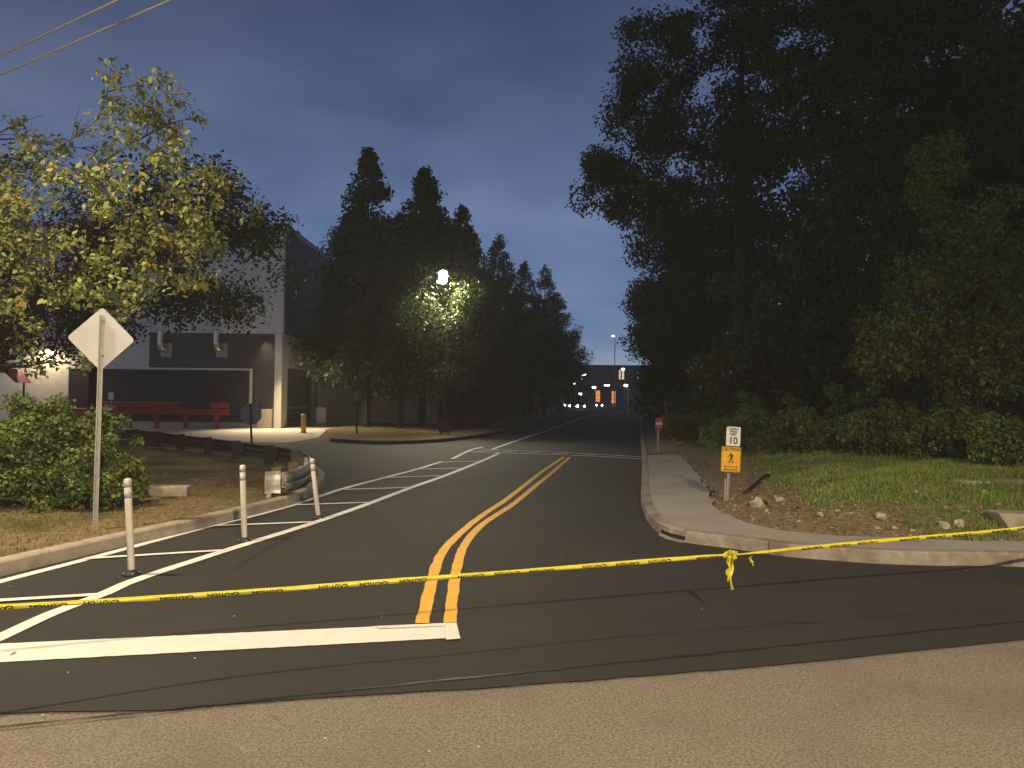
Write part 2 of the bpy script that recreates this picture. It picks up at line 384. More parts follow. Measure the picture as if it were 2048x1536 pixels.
def strip(name, pts, w, mat_, z=0.004, wob=0.008, taper=None, parent=None, step=0.15):
    p = smooth_path([Vector((q.x, q.y, z)) for q in pts], step); b = MB(); n = len(p)
    for i, q in enumerate(p):
        s = side(p, i); ww = w if taper is None else w + (taper - w) * i / (n - 1)
        a = ww / 2 + wob * noise.noise(q * 5); c = ww / 2 + wob * noise.noise(q * 5 + Vector((9, 0, 0)))
        b.v += [q + s * a, q - s * c]
    b.f = [(2 * i + 1, 2 * i + 3, 2 * i + 2, 2 * i) for i in range(n - 1)]
    return struct(b.build(name, mat_, parent)) if not parent else b.build(name, mat_, parent)
def px_strip(name, pxs, w, mat_, **k): return strip(name, [P(*q) for q in pxs], w, mat_, **k)

px_strip('edge_line', [(-300, 1250), (0, 1164), (180, 1117), (400, 1058), (510, 1031), (600, 1006), (685, 978), (771, 955), (832, 939), (884, 923)], 0.11, 'white_paint')
px_strip('edge_line', [(904, 918), (942, 900), (966, 894)], 0.11, 'white_paint')
LANE = [(-200, 1362), (0, 1276), (102, 1229), (205, 1190), (280, 1158), (461, 1099), (632, 1045), (737, 1008), (822, 976), (884, 954), (928, 937), (969, 920), (998, 907)]
px_strip('lane_line', LANE, 0.125, 'white_paint', z=0.008)
for a, b_ in [((0, 1203), (200, 1191)), ((170, 1119), (450, 1102)), ((425, 1053), (634, 1045)), ((588, 1011), (735, 1006)), ((690, 980), (820, 976)), ((773, 956), (884, 952)), ((834, 939), (926, 937)), ((884, 925), (958, 923))]:
    A, B = P(*a), P(*b_); px = [A, A.lerp(B, 0.5), B]
    if a[0] == 0: px = [A + (A - B) * 0.8] + px
    strip('hatch_line', px, 0.085, 'white_paint', z=0.0125)
# stop bar with its freshly sprayed end
def quad(name, pxs, mat_, z):
    q = [P(*p, z) for p in pxs]; b = MB(); b.v = q; b.f = [(0, 1, 2, 3)]
    o = struct(b.build(name, mat_))
    if o.data.polygons[0].normal.z < 0: o.data.flip_normals()
    return o
A0, A1, B0, B1 = P(0, 1289), P(891, 1248), P(0, 1326), P(894, 1278)
b = MB(); n = 60
for i in range(-24, n + 1):
    t = i / n
    b.v += [A0.lerp(A1, t) + Vector((0, 0.008 * noise.noise(Vector((t * 40, 1, 0))), 0.006)), B0.lerp(B1, t) + Vector((0, 0.008 * noise.noise(Vector((t * 40, 7, 0))), 0.006))]
b.f = [(2 * i, 2 * i + 1, 2 * i + 3, 2 * i + 2) for i in range(n + 24)]
struct(b.build('stop_line', 'white_paint'))
quad('stop_line_end', [(888, 1245), (913, 1245), (921, 1277), (892, 1279)], 'fresh_paint', 0.011)
quad('stop_line_patch', [(745, 1252), (889, 1246), (889, 1251), (760, 1257)], 'fresh_paint', 0.0115)
# double yellow line
px_strip('yellow_line', [(844, 1247), (857, 1190), (873, 1130), (890, 1097), (928, 1060), (969, 1028), (1010, 1001), (1054, 967), (1085, 943), (1128, 914)], 0.10, 'yellow_paint', wob=0.012)
px_strip('yellow_line', [(900, 1245), (906, 1180), (916, 1127), (933, 1084), (969, 1046), (1027, 1008), (1072, 971), (1102, 947), (1140, 914)], 0.10, 'yellow_paint', wob=0.012)
# crosswalk with zigzag between two thin lines
px_strip('crosswalk_line', [(951, 898), (1100, 904), (1283, 914)], 0.11, 'white_paint', z=0.008)
px_strip('crosswalk_line', [(937, 904), (1000, 906), (1127, 910), (1283, 918)], 0.11, 'white_paint', z=0.008)
for x in (945, 985, 1030, 1085, 1145, 1200):
    f = (x - 937) / 346
    a = P(x, 904.3 + 13.5 * f); c = P(x + 50, 899 + 14.5 * (f + 0.14)); strip('crosswalk_bar', [a, a.lerp(c, 0.5), c], 0.10, 'white_paint', z=0.0125)
far = [P(983, 899), P(1040, 879), P(1097, 860), P(1163, 836)]
strip('far_edge_line', far + [far[-1] + Vector((0.16, 1, 0)) * 60], 0.11, 'white_paint', z=0.004)
# thin dark line across the asphalt
px_strip('asphalt_line', [(-200, 1478), (0, 1455), (310, 1423), (600, 1391), (1000, 1350), (1250, 1325), (1650, 1284), (2012, 1246), (2300, 1215)], 0.022, 'line_dark', z=0.0045, wob=0.018, step=0.05)

def kerb(name, path, sgn, mat_, seg=3.0, skip=None):
    root = bpy.data.objects.new(name, None); C.objects.link(root); root['kind'] = 'structure'
    prof = [(0.0, -0.05), (0.012, 0.118), (0.03, 0.135), (0.14, 0.143), (0.155, 0.13), (0.155, -0.05)]
    n = max(1, int(seg / 0.25)); i = 0; k = 0
    while i < len(path) - 1:
        L = n + (k * 7) % 3 - 1
        j = min(i + L, len(path) - 1)
        pts = [q.copy() for q in path[i:j + 1]]
        if len(pts) >= 2:
            d0 = (pts[1] - pts[0]).normalized() * 0.008; d1 = (pts[-2] - pts[-1]).normalized() * 0.008
            pts[0] += d0; pts[-1] += d1
            if not (skip and skip(pts[len(pts) // 2])):
                pr = [(o, z + 0.006 * noise.noise(Vector((k * 3.3, 0, 0)))) for o, z in prof]
                b = MB().sweep(pts, pr, sgn=sgn); b.build('kerb_stone', mat_, root)
        i = j; k += 1
    return root
drain_at = P(1340, 1077)
kerb('kerb', [p for p in rkp if p.y < 70], 1, 'kerb_stained', skip=lambda q: (q - drain_at).length < 0.0)
kerb('kerb', [p for p in lkp if -20 < p.x], 1, 'kerb_concrete')

# sidewalk and bank on the right
sw_px = [(1377, 928), (1395, 950), (1413, 974), (1427, 1009), (1440, 1022), (1480, 1040), (1524, 1054), (1620, 1067), (1738, 1075), (1859, 1079), (2048, 1083)]
SWZ = 0.13
sw = [P(*q, SWZ) for q in sw_px]
sw_far = P(1300, 911, SWZ)
sw = [sw_far + Vector((0.9, 0.5, 0)), P(1368, 918, SWZ)] + sw
sw += [sw[-1] + Vector((5, -0.35, 0)), sw[-1] + Vector((30, -3, 0))]
swp = smooth_path(sw, 0.3)
for p in swp: p += Vector((noise.noise(p * 2.3) * 0.07, noise.noise(p * 2.3 + Vector((4, 4, 0))) * 0.07, 0))
rback = [p + side(rkp, i) * 0.15 for i, p in enumerate(rkp)]
near_back = [p for p in rback if p.y < sw_far.y + 0.3]
poly = swp + near_back[::-1]
struct(land('sidewalk', poly, lambda x, y: SWZ + 0.004, 'sidewalk_paving', 1.5))
far_back = [p for p in rback if p.y >= sw_far.y + 0.3]
bank_edge = far_back + swp
bank_poly = bank_edge + [Vector((bank_edge[-1].x, 60, 0)), Vector((120, 60, 0)), Vector((120, 174, 0))]
BE = [(p.x, p.y) for p in bank_edge]
_E = np.array(BE[::3] + [BE[-1]]); _A = _E[:-1]; _AB = _E[1:] - _A; _L2 = (_AB ** 2).sum(1) + 1e-12
def edge_dist(x, y):
    q = np.array((x, y)) - _A; t = (q * _AB).sum(1) / _L2; t[t < 0] = 0; t[t > 1] = 1
    q -= _AB * t[:, None]
    return math.sqrt((q * q).sum(1).min())
def bank_z(x, y):
    d = edge_dist(x, y); t = min(1, d / 3.2); s = t * t * (3 - 2 * t)
    k = max(0.35, min(1, (x - 2.5) / 2.0)) if y < 40 else 0.6
    rough = (noise.noise(Vector((x * 1.7, y * 1.7, 0))) * 0.09 + noise.noise(Vector((x * 5, y * 5, 3))) * 0.055) * min(1, d / 0.5) * (0.4 if d > 4 else 1)
    return 0.10 + 0.03 * min(1, d * 4) + 0.42 * s * k + 0.012 * max(0, d - 3) + rough
def bank_green(x, y):
    d = edge_dist(x, y)
    g_ = (d - 0.75) / 1.1 + 0.45 * noise.noise(Vector((x * 0.9, y * 0.9, 1)))
    if x > 4.8 and y < 11: g_ = max(g_, 0.6 + 0.5 * noise.noise(Vector((x * 1.3, y * 1.3, 8))))
    return max(0.0, min(1.0, g_))
def PB(px, py):                       # where a sight line meets the bank
    z = .3
    for _ in range(8): q = P(px, py, z); z = .5 * z + .5 * bank_z(q.x, q.y)
    return P(px, py, z)
BANK = struct(land('bank', bank_poly, bank_z, 'bank_soil', 4.0, near=(1.5, 15, 7, 27, 0.22), attr=bank_green))

# island verge on the left
def lv_z(x, y): return 0.128 + 0.02 * noise.noise(Vector((x * 1.1, y * 1.1, 2))) + 0.012 * noise.noise(Vector((x * 5, y * 5, 0)))
def lv_green(x, y): return max(0, min(1, 0.35 + 0.75 * noise.noise(Vector((x * 0.8, y * 0.8, 5)))))
lback = [p + side(lkp, i) * 0.15 for i, p in enumerate(lkp)]
struct(land('verge', lback, lv_z, 'verge_soil', 1.2, near=(-12, -3, 6, 18, 0.25), attr=lv_green))
# far left verge under the row of trees
fv = [P(660, 884), P(760, 889), P(860, 886), P(930, 879), P(985, 870), P(1060, 851), P(1125, 838)]
fvp = smooth_path([Vector((q.x, q.y, 0)) for q in fv] + [fv[-1] + Vector((0.19, 1, 0)) * 85], 0.8)
fv_poly = fvp + [Vector((-40, 160, 0)), Vector((-40, 48, 0)), Vector((-9.5, 47.5, 0)), Vector((-9.2, 37, 0))]
struct(land('tree_verge', fv_poly, lambda x, y: 0.12 + 0.05 * noise.noise(Vector((x * .5, y * .5, 0))), 'verge_soil', 3.0, attr=lambda x, y: 0.3))
kerb('kerb', [p for p in fvp if p.y < 70], 1, 'kerb_shaded', seg=4)
# concrete apron by the loading dock
b = MB(); b.v = [Vector(q) for q in ((-40, 29.5, 0.006), (-14, 28.0, 0.006), (-8.2, 27.6, 0.006), (-8.0, 31, 0.006), (-9.2, 37, 0.006), (-9.2, 47.4, 0.006), (-40, 47.4, 0.006))]
b.f = [tuple(range(7))]; struct(b.build('apron', 'pad_concrete'))

# thin mist added round everything, standing in for lens glare and lamp glow
hz = MB().box((-262, -42, -1.03), (262, 422, 34)).build('added_haze', None); tag(hz, 'thin mist added over the whole road to imitate lens veil', None, kind='stuff')
hm = bpy.data.materials.new('added_haze'); hm.use_nodes = True; t_ = hm.node_tree; t_.nodes.clear()
hv = t_.nodes.new('ShaderNodeVolumePrincipled'); hv.inputs['Density'].default_value = ADDED_HAZE; hv.inputs['Color'].default_value = (.92, .92, .92, 1)
ho = t_.nodes.new('ShaderNodeOutputMaterial'); t_.links.new(hv.outputs[0], ho.inputs['Volume']); hz.data.materials.append(hm)

# ------------------------------------------------------------------ foliage builders
def leaves(centers, radii, counts, size, rng, aspect=0.55, up=0.5, flat=0.8, droop=0.0, shape=4):
    idx = np.repeat(np.arange(len(centers)), counts); n = len(idx)
    d = rng.normal(size=(n, 3)); d /= np.linalg.norm(d, axis=1)[:, None] + 1e-9
    r = radii[idx] * np.cbrt(rng.uniform(0.02, 1, n)) * rng.uniform(0.75, 1.15, n)
    pos = centers[idx] + d * r[:, None] * np.array([1, 1, flat])
    nrm = d * 0.8 + rng.normal(size=(n, 3)) * 0.6 + np.array([0, 0, up]); nrm /= np.linalg.norm(nrm, axis=1)[:, None]
    t = rng.normal(size=(n, 3)) + np.array([0, 0, -droop]); t -= nrm * (t * nrm).sum(1)[:, None]; t /= np.linalg.norm(t, axis=1)[:, None] + 1e-9
    s = np.cross(nrm, t); L = size * (0.45 + rng.beta(2, 2.5, n) * 1.15)[:, None]; w = L * aspect
    if shape == 4:
        V = np.stack([pos - t * L * .5, pos + s * w * .5 - nrm * L * .06, pos + t * L * .5, pos - s * w * .5 - nrm * L * .06], 1)
        F = np.arange(n * 4).reshape(n, 4)
        return V.reshape(-1, 3), F
    ks = [(-.5, 0, 0), (-.28, .42, -.05), (.08, .46, -.08), (.5, 0, -.16), (.08, -.46, -.08), (-.28, -.42, -.05)]
    V = np.stack([pos + t * L * a + s * w * c + nrm * L * h for a, c, h in ks], 1)
    return V.reshape(-1, 3), np.arange(n * 6).reshape(n, 6)

def tree(name, label, base, trunk_h, crown, n_clump, clump_r, n_leaf, leaf, mat_, seed, group=None, cat='tree', trunk_r=0.22, limbs=22, lean=(0, 0), shape=4, bark='bark_dark', flat=0.75, droop=0.2, taper=False):
    """crown(rng, n) gives n clump centres relative to the base; limbs reach out to them"""
    rng = np.random.default_rng(seed); rnd = random.Random(seed)
    o = thing(name, label, cat, base, 0, group)
    cs = crown(rng, n_clump); top = cs[:, 2].max()
    tip = Vector((lean[0], lean[1], top * 0.86)); mb = MB()
    ax = [Vector((0, 0, -0.2)), Vector((lean[0] * .08, lean[1] * .08, trunk_h * .5)), Vector((lean[0] * .3, lean[1] * .3, trunk_h)), Vector((lean[0] * .6, lean[1] * .6, (trunk_h + top) * .5)), tip]
    axp = smooth_path(ax, 0.5); m = len(axp)
    mb.tube(axp, [trunk_r * (1.25 if i == 0 else 1) * (1 - 0.9 * i / (m - 1)) + 0.012 for i in range(m)], 9)
    tr = mb.build('trunk', bark, o, smooth=True)
    lb = MB(); nodes = [(axp[i], trunk_r * (1 - 0.9 * i / (m - 1)) * .6 + .012, 0.0) for i in range(m) if axp[i].z > trunk_h * .6]
    pos = [n_[0] for n_ in nodes]
    sel = sorted((Vector(c) for c in cs[rng.permutation(len(cs))[:limbs]]), key=lambda c: min((c - p).length for p in pos))
    for c in sel:
        k = min(range(len(nodes)), key=lambda i: (nodes[i][0] - c).length + .35 * nodes[i][2] + max(0, nodes[i][0].z - c.z + .2) * 1.2)
        st, r0, dd = nodes[k]; r0 = min(r0 * .75, .012 + .022 * (c - st).length + r0 * .3); ln = (c - st).length
        mid = st.lerp(c, 0.5) + Vector((rnd.uniform(-.25, .25), rnd.uniform(-.25, .25), rnd.uniform(-.05, .3))) * ln * 0.35
        lp = smooth_path([st, mid, c], max(0.2, ln / 7)); q = len(lp)
        lb.tube(lp, [r0 * (1 - 0.8 * i / max(1, q - 1)) + 0.004 for i in range(q)], 6, cap=False)
        for i in range(1, q): nodes.append((lp[i], r0 * (1 - .8 * i / (q - 1)) + .004, dd + ln * i / (q - 1)))
        for _ in range(0 if taper else 3):                # twigs
            e = c + Vector((rnd.gauss(0, 1), rnd.gauss(0, 1), rnd.gauss(0.2, .8))) * clump_r * 0.6; sv = lp[int(q * .6)]
            lb.tube([sv, sv.lerp(e, .5) + Vector((0, 0, .05)), e], [r0 * .3 + .004, r0 * .2 + .003, .003], 4, cap=False)
    lb.build('limbs', bark, o, smooth=True)
    rr = clump_r * rng.uniform(0.55, 1.25, len(cs))
    if taper: rr *= 0.3 + 0.7 * np.clip((top - cs[:, 2]) / (0.45 * top), 0, 1)
    w = rr ** 2; cnt = np.maximum(6, (n_leaf * w / w.sum()).astype(int))
    V, F = leaves(cs, rr, cnt, leaf, rng, flat=flat, droop=droop, shape=shape)
    link('crown', arrays_mesh('crown', V, F), mat_, o)
    return o
def ellipsoid(cx, cy, cz, rx, ry, rz, shell=0.45):
    def f(rng, n):
        d = rng.normal(size=(n, 3)); d /= np.linalg.norm(d, axis=1)[:, None]
        r = np.cbrt(rng.uniform(shell ** 3, 1, n))[:, None] * rng.uniform(0.82, 1.12, n)[:, None]
        return np.array([cx, cy, cz]) + d * r * np.array([rx, ry, rz])
    return f
def spire(z0, z1, r, p=0.8, cx=0):            # narrow crown coming to a point
    def f(rng, n):
        t = rng.uniform(0, 1, n) ** 0.85; a = rng.uniform(0, 2 * math.pi, n)
        rad = r * np.minimum(1, t * 5 + 0.55) * (1 - t) ** p * np.sqrt(rng.uniform(0.15, 1, n)) * rng.uniform(.8, 1.15, n)
        return np.stack([cx + rad * np.cos(a), rad * np.sin(a), z0 + (z1 - z0) * t], 1)
    return f
def multi(*fs):
    def f(rng, n): return np.concatenate([g_(rng, max(3, int(n * w))) for w, g_ in fs])
    return f
def bush(name, label, base, lobes, n_leaf, leaf, mat_, seed, group=None, cat='shrub', stems=9, shape=4, clumps=60, cr=0.3):
    """lobes: (x, y, z, rx, ry, rz) relative to the base"""
    rng = np.random.default_rng(seed); o = thing(name, label, cat, base, 0, group)
    vol = np.array([l[3] * l[4] + l[3] * l[5] for l in lobes]); vol = vol / vol.sum()
    cs = np.concatenate([ellipsoid(*l, shell=0.7)(rng, max(4, int(clumps * v))) for l, v in zip(lobes, vol)])
    cs = cs[cs[:, 2] > 0.02]
    sb = MB()
    for c in cs[rng.permutation(len(cs))[:stems]]:
        c = Vector(c); s = Vector((c.x * .3, c.y * .3, -0.05)); sb.tube([s, s.lerp(c, .5) + Vector((0, 0, .1)), c], [.022, .015, .006], 5)
    sb.build('stems', 'bark', o, smooth=True)
    rr = cr * rng.uniform(0.6, 1.3, len(cs)); cnt = (n_leaf * rr ** 2 / (rr ** 2).sum()).astype(int)
    V, F = leaves(cs, rr, cnt, leaf, rng, aspect=0.7, up=0.6, flat=0.8, droop=0.4, shape=shape)
    link('foliage', arrays_mesh('foliage', V, F), mat_, o)
    return o

# ------------------------------------------------------------------ dock building on the left
BY = 40.5
def wx(px, y=BY): return D(px, 800, y).x
def wz(px, py, y=BY): return D(px, py, y).z
CX0, CX1 = wx(549), wx(564)
ZT, ZD = 5.1, wz(320, 739)                                  # top of the dark band, head of the big door
XL = -46.0
XD0, XD1 = wx(140), wx(499)
XB = wx(296)                                                # left end of the dark band above the door
dock = thing('dock_building', 'grey and dark clad loading dock building behind the red guard rail', 'building', (XD1, BY, 0))
def at(o, *lohi): return lohi
def part(name, mat_, parent, *boxes, bev=0):
    ox, oy, oz = parent.location if parent.parent is None else (Vector(parent.location) + Vector(parent.parent.location))
    b = MB()
    for lo, hi in boxes: b.box((lo[0] - ox, lo[1] - oy, lo[2] - oz), (hi[0] - ox, hi[1] - oy, hi[2] - oz))
    o = b.build(name, mat_, parent)
    if bev: bevel(o, bev)
    return o
part('upper_wall', 'wall_grey', dock, ((XL, BY, ZT), (CX1, BY + 14, 10.8)))
part('side_shade', 'cladding_dark', dock, ((CX1 + .003, BY + .3, ZT + .02), (CX1 + .06, BY + 14, 10.79)))  # thin dark panel paints the unlit side of the upper wall
part('parapet', 'wall_white', dock, ((XL - .1, BY - .12, 10.8), (CX1 + .1, BY + 14, 11.1)))
part('lower_wall', 'cladding_dark', dock, ((XD1 + .25, BY + .05, 1.0), (CX0 - .003, BY + 13.9, ZT - .003)), ((XB, BY + .05, ZD + .1), (XD1 + .247, BY + 13.9, ZT - .003)))
part('white_wall', 'wall_white', dock, ((XL, BY + .02, 0), (XD0 - .12, BY + 13.8, ZT - .003)), ((XD0 - .117, BY + .02, ZD + .1), (XB - .003, BY + 13.8, ZT - .003)))
part('corner_column', 'wall_white', dock, ((CX0, BY - .12, 0), (CX1 - .003, BY + .6, ZT - .003)), bev=.02)
part('base_block', 'wall_cream', dock, ((wx(518), BY - .3, 0), (CX0 - .05, BY + .04, 1.02)), bev=.02)
part('base_course', 'wall_cream', dock, ((XD0, BY - .1, 0), (wx(518) - .01, BY + .04, .28)), bev=.01)
part('door_frame', 'wall_white', dock, ((XD1, BY - .06, .28), (XD1 + .14, BY + .04, ZD)), ((XD0, BY - .03, ZD), (XD1 + .14, BY + .04, ZD + .1)))
b = MB()
nsl = 30
for i in range(nsl):
    z0 = .28 + (ZD - .28) * i / nsl; z1 = .28 + (ZD - .28) * (i + 1) / nsl
    b.box((XD0 - XD1, .05, z0), (-.01, .10, z1 - .012)); b.box((XD0 - XD1, .035, z0 + .02), (-.01, .06, z1 - .05))
b.box((XD0 - XD1 - .1, .12, .0), (.2, .3, ZD + .08)); b.build('roller_door', 'door_dark', dock)
# exhaust ducts on the upper wall
for px in (325, 436):
    x = wx(px); zb = wz(px, 700); du = MB()
    du.tube(smooth_path([Vector((x - XD1, -.38, zb + 1.05)), Vector((x - XD1, -.38, zb + .35)), Vector((x - XD1 + .04, -.33, zb + .08)), Vector((x - XD1 + .14, -.1, zb)), Vector((x - XD1 + .16, .04, zb))], .08), .16, 14)
    d_ = du.build('exhaust_duct', 'steel_duct', dock, smooth=True)
    fl = MB().box((x - XD1 - .14, -.03, zb - .38), (x - XD1 + .46, .04, zb + .38)); fl.build('flange', 'galvanised', d_)
# side wall with its louvred gate
SY1 = 47.2
part('side_wall', 'wall_grey', dock, ((CX1 - .25, BY + .61, 3.3), (CX1, SY1, ZT - .01)), ((CX1 - .25, BY + .61, 0), (CX1, BY + .9, 3.3)), ((CX1 - .25, SY1 - .3, 0), (CX1, SY1, 3.3)))
b = MB(); ox = XD1
for i in range(24):
    z0 = .06 + 3.2 * i / 24; b.box((CX1 - .2 - ox, .9, z0), (CX1 - .12 - ox, SY1 - .3 - BY, z0 + .11)); b.box((CX1 - .14 - ox, .9, z0 + .02), (CX1 - .09 - ox, SY1 - .3 - BY, z0 + .06))
b.box((CX1 - .32 - ox, .7, .0), (CX1 - .26 - ox, SY1 - .1 - BY, 3.4)); b.build('louvred_gate', 'door_dark', dock)
part('gate_rail', 'galvanised', dock, ((CX1 - .10, BY + .9, 1.02), (CX1 - .03, SY1 - .3, 1.16)))
part('gate_frame', 'galvanised', dock, ((CX1 - .12, BY + .9, 0), (CX1 - .02, BY + 1.05, 3.3)))
part('gate_rail', 'galvanised', dock, ((CX1 - .10, BY + .9, .18), (CX1 - .03, SY1 - .3, .24)))
part('wall_light', 'dark_metal', dock, ((-13.05, BY - 1.9, 4.62), (-12.75, BY - 1.3, 4.76)), ((-12.93, BY - 1.3, 4.66), (-12.87, BY - .12, 4.72)))
part('wall_light', 'dark_metal', dock, ((wx(95) - .25, BY - .45, 4.55), (wx(95) + .25, BY + .02, 4.75)))
def lamp(name, loc, power, col=WARM, r=0.12, cone=150, blend=0.5, aim=(0, 0, -1), parent=None):
    l = bpy.data.lights.new(name, 'SPOT'); l.energy = power; l.color = col; l.shadow_soft_size = r
    l.spot_size = R(cone); l.spot_blend = blend
    o = bpy.data.objects.new(name, l); C.objects.link(o); o.location = loc
    o.rotation_euler = Vector(aim).to_track_quat('-Z', 'Y').to_euler()
    if parent: o.parent = parent; o.location = Vector(loc) - Vector(parent.location)
    return o
lamp('wall_light_lamp', (-12.9, BY - 1.6, 4.5), DOCK_POWER, aim=(.55, -.35, -1), cone=118, blend=.9, parent=dock)
lamp('wall_light_lamp', (wx(95), BY - .75, 4.5), WALL_POWER, aim=(0, -.1, -1), cone=150, parent=dock)
# cream screen wall of tall precast panels: beside the dock, then behind the trees
scr = thing('screen_wall', 'tall cream screen wall of precast panels behind the trees', 'wall', (-8, 47.6, 0))
x = CX1 + .02; k = 0
while x < -5.2:
    w = 1.15 if x > -10.6 else 1.0; top = 5.1 if x < -10.2 else 4.4
    part('panel', 'wall_cream', scr, ((x, 47.5 + .015 * (k % 2), 0), (x + w - .02, 47.75, top)), bev=.015); x += w; k += 1
part('coping', 'wall_cream', scr, ((CX1, 47.42, 5.1), (-10.0, 47.85, 5.2)))
cab = thing('utility_cabinet', 'pale utility cabinet standing beside the louvred gate', 'cabinet', (wx(645, 44), 44.0, 0))
part('body', 'wall_cream', cab, ((wx(634, 44), 43.8, .15), (wx(655, 44), 44.4, 1.15)), bev=.015)
part('plinth', 'pad_concrete', cab, ((wx(632, 44), 43.7, 0), (wx(657, 44), 44.5, .147)))
part('door', 'wall_white', cab, ((wx(636, 44), 43.77, .22), (wx(653, 44), 43.797, 1.08)))
# goose-neck conduit with a small white lamp
gp = D(627, 858, 46.2); z1 = D(627, 760, 46.2).z
gn = thing('gooseneck_pole', 'thin white goose-neck pole with small round head beside the gate', 'pole', (gp.x + .35, 46.2, 0))
MB().tube(smooth_path([Vector((0, 0, 0)), Vector((0, 0, z1 - .4)), Vector((-.02, 0, z1 - .1)), Vector((-.2, -.1, z1 + .12)), Vector((-.36, -.2, z1 + .2))], .1), .035, 8).build('stem', 'wall_white', gn, smooth=True)
hb = MB().tube([(-.34, -.2, z1 + .19), (-.40, -.24, z1 + .24), (-.50, -.28, z1 + .26)], [.05, .1, .08], 10); hb.build('head', 'sign_white', gn, smooth=True)
# yellow bollard by the gate
yp = P(607, 866); yb = thing('yellow_bollard', 'short yellow steel bollard in front of the louvred gate', 'bollard', yp)
MB().tube([(0, 0, -.1), (0, 0, .84), (0, 0, .88), (0, 0, .9)], [.12, .12, .09, .02], 16).build('post', 'bollard_yellow', yb, smooth=True)
MB().tube([(0, 0, 0), (0, 0, .03)], [.17, .16], 16).build('collar', 'pad_concrete', yb)
# red guard rail in front of the big door
ry = 38.9; rx0, rx1 = D(100, 830, ry).x, D(459, 830, ry).x
W_PROF = [(0, 0), (0, .03), (.07, .07), (.07, .12), (0, .155), (.07, .19), (.07, .24), (0, .28), (0, .31)]
rr = thing('red_guard_rail', 'red painted steel guard rail in front of the dock door', 'guard rail', ((rx0 + rx1) / 2, ry, 0))
def rail_mb(pts, sgn=1, h=0.31):
    return MB().sweep(pts, [(o, z * h / .31) for o, z in W_PROF], closed=False, sgn=sgn)
for z, x0, x1 in ((.72, rx0, rx1), (1.07, D(205, 820, ry).x, D(360, 820, ry).x), (1.07, D(422, 820, ry).x, rx1)):
    o = rail_mb([Vector((x0 - rr.location.x, -.05, z)), Vector((x1 - rr.location.x, -.05, z))], sgn=-1).build('rail', 'rail_red', rr)
    o.modifiers.new('thick', 'SOLIDIFY').thickness = .012
for px in (150, 203, 257, 312, 370, 431):
    x = D(px, 830, ry).x - rr.location.x
    MB().box((x - .09, .03, -.1), (x + .09, .2, 1.12 if px in (257, 312, 431) else 1.02)).build('post', 'rail_red', rr)
    MB().box((x - .17, -.02, 0.002), (x + .17, .26, .04)).build('foot_plate', 'rail_red', rr)
sp = D(222, 801, ry - .3)
ws = thing('small_white_sign', 'small white sign plate standing above the red guard rail', 'sign', (sp.x, ry - .3, 0))
MB().box((-.13, -.02, 1.46), (.13, 0, 1.84)).build('plate', 'sign_white', ws); MB().tube([(0, .03, 0), (0, .03, 1.8)], .025, 6).build('post', 'galvanised', ws)
# red sloping panel half hidden by leaves
ap = D(14, 757, 37.5)
aw = thing('red_canopy', 'red sloping canopy half hidden by leaves beside the white wall', 'canopy', (ap.x, 37.5, 0))
b = MB(); b.prism([(-1.6, 2.95), (.35, 2.95), (.95, 2.25), (.75, 2.25), (.2, 2.75), (-1.6, 2.75)], -.5, .5, Matrix.Rotation(math.pi / 2, 4, 'X')); b.build('cover', 'rail_red', aw)
MB().box((.3, -.5, 3.05), (1.0, .4, 3.15)).build('white_edge', 'wall_white', aw)
MB().tube([(.85, 0, 0), (.85, 0, 2.3)], .05, 8).build('post', 'dark_metal', aw); MB().tube([(-1.4, 0, 0), (-1.4, 0, 2.8)], .05, 8).build('post', 'dark_metal', aw)

# ------------------------------------------------------------------ guard rail round the island nose
GZ = 0.52
gp_px = [(566, 944), (592, 938), (612, 928), (619, 918), (612, 908), (592, 901), (560, 895), (500, 887), (430, 878), (360, 870), (290, 862), (200, 856)]
gpts = smooth_path([P(px, py, GZ).xy.to_3d() for px, py in gp_px], .2)
gr = thing('guard_rail', 'steel guard rail hooking round the island nose with a pale end panel', 'guard rail', P(566, 944, GZ).xy.to_3d() + Vector((0, 0, .13)))
gl = [p - gr.location + Vector((0, 0, GZ - .31)) for p in gpts]
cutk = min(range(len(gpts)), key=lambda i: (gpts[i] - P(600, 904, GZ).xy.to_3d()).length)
for q_, m_ in ((gl[:cutk + 1], 'rail_steel'), (gl[cutk:], 'rail_shaded')):  # near stretch plain steel, far stretch painted as shaded
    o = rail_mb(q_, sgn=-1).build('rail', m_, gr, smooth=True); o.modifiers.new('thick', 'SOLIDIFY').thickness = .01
e0, e1 = D(531, 942, gpts[0].y - .05), D(561, 940, gpts[0].y + .05)
o0 = e0 - gr.location; o1 = e1 - gr.location
b = MB(); m = 8
for i in range(m + 1):
    t = i / m; c = o0.lerp(o1, t) + Vector((0, .05 * math.sin(t * 3), 0)); c.z = GZ - gr.location.z
    for j, z in enumerate((.0, -.05, -.12, -.2, -.28, -.33)):
        b.v.append(c + Vector((.008 * noise.noise(Vector((i, j, 0))), .02 * math.sin(j * 1.9) + .012 * noise.noise(Vector((i * .6, j * .9, 3))), z + .012 * noise.noise(Vector((i * .7, j, 5))))))
for i in range(m):
    for j in range(5): b.f.append((i * 6 + j, i * 6 + j + 1, (i + 1) * 6 + j + 1, (i + 1) * 6 + j))
ep = b.build('end_panel', 'rail_end', gr); ep.modifiers.new('thick', 'SOLIDIFY').thickness = .012
L = 0.0
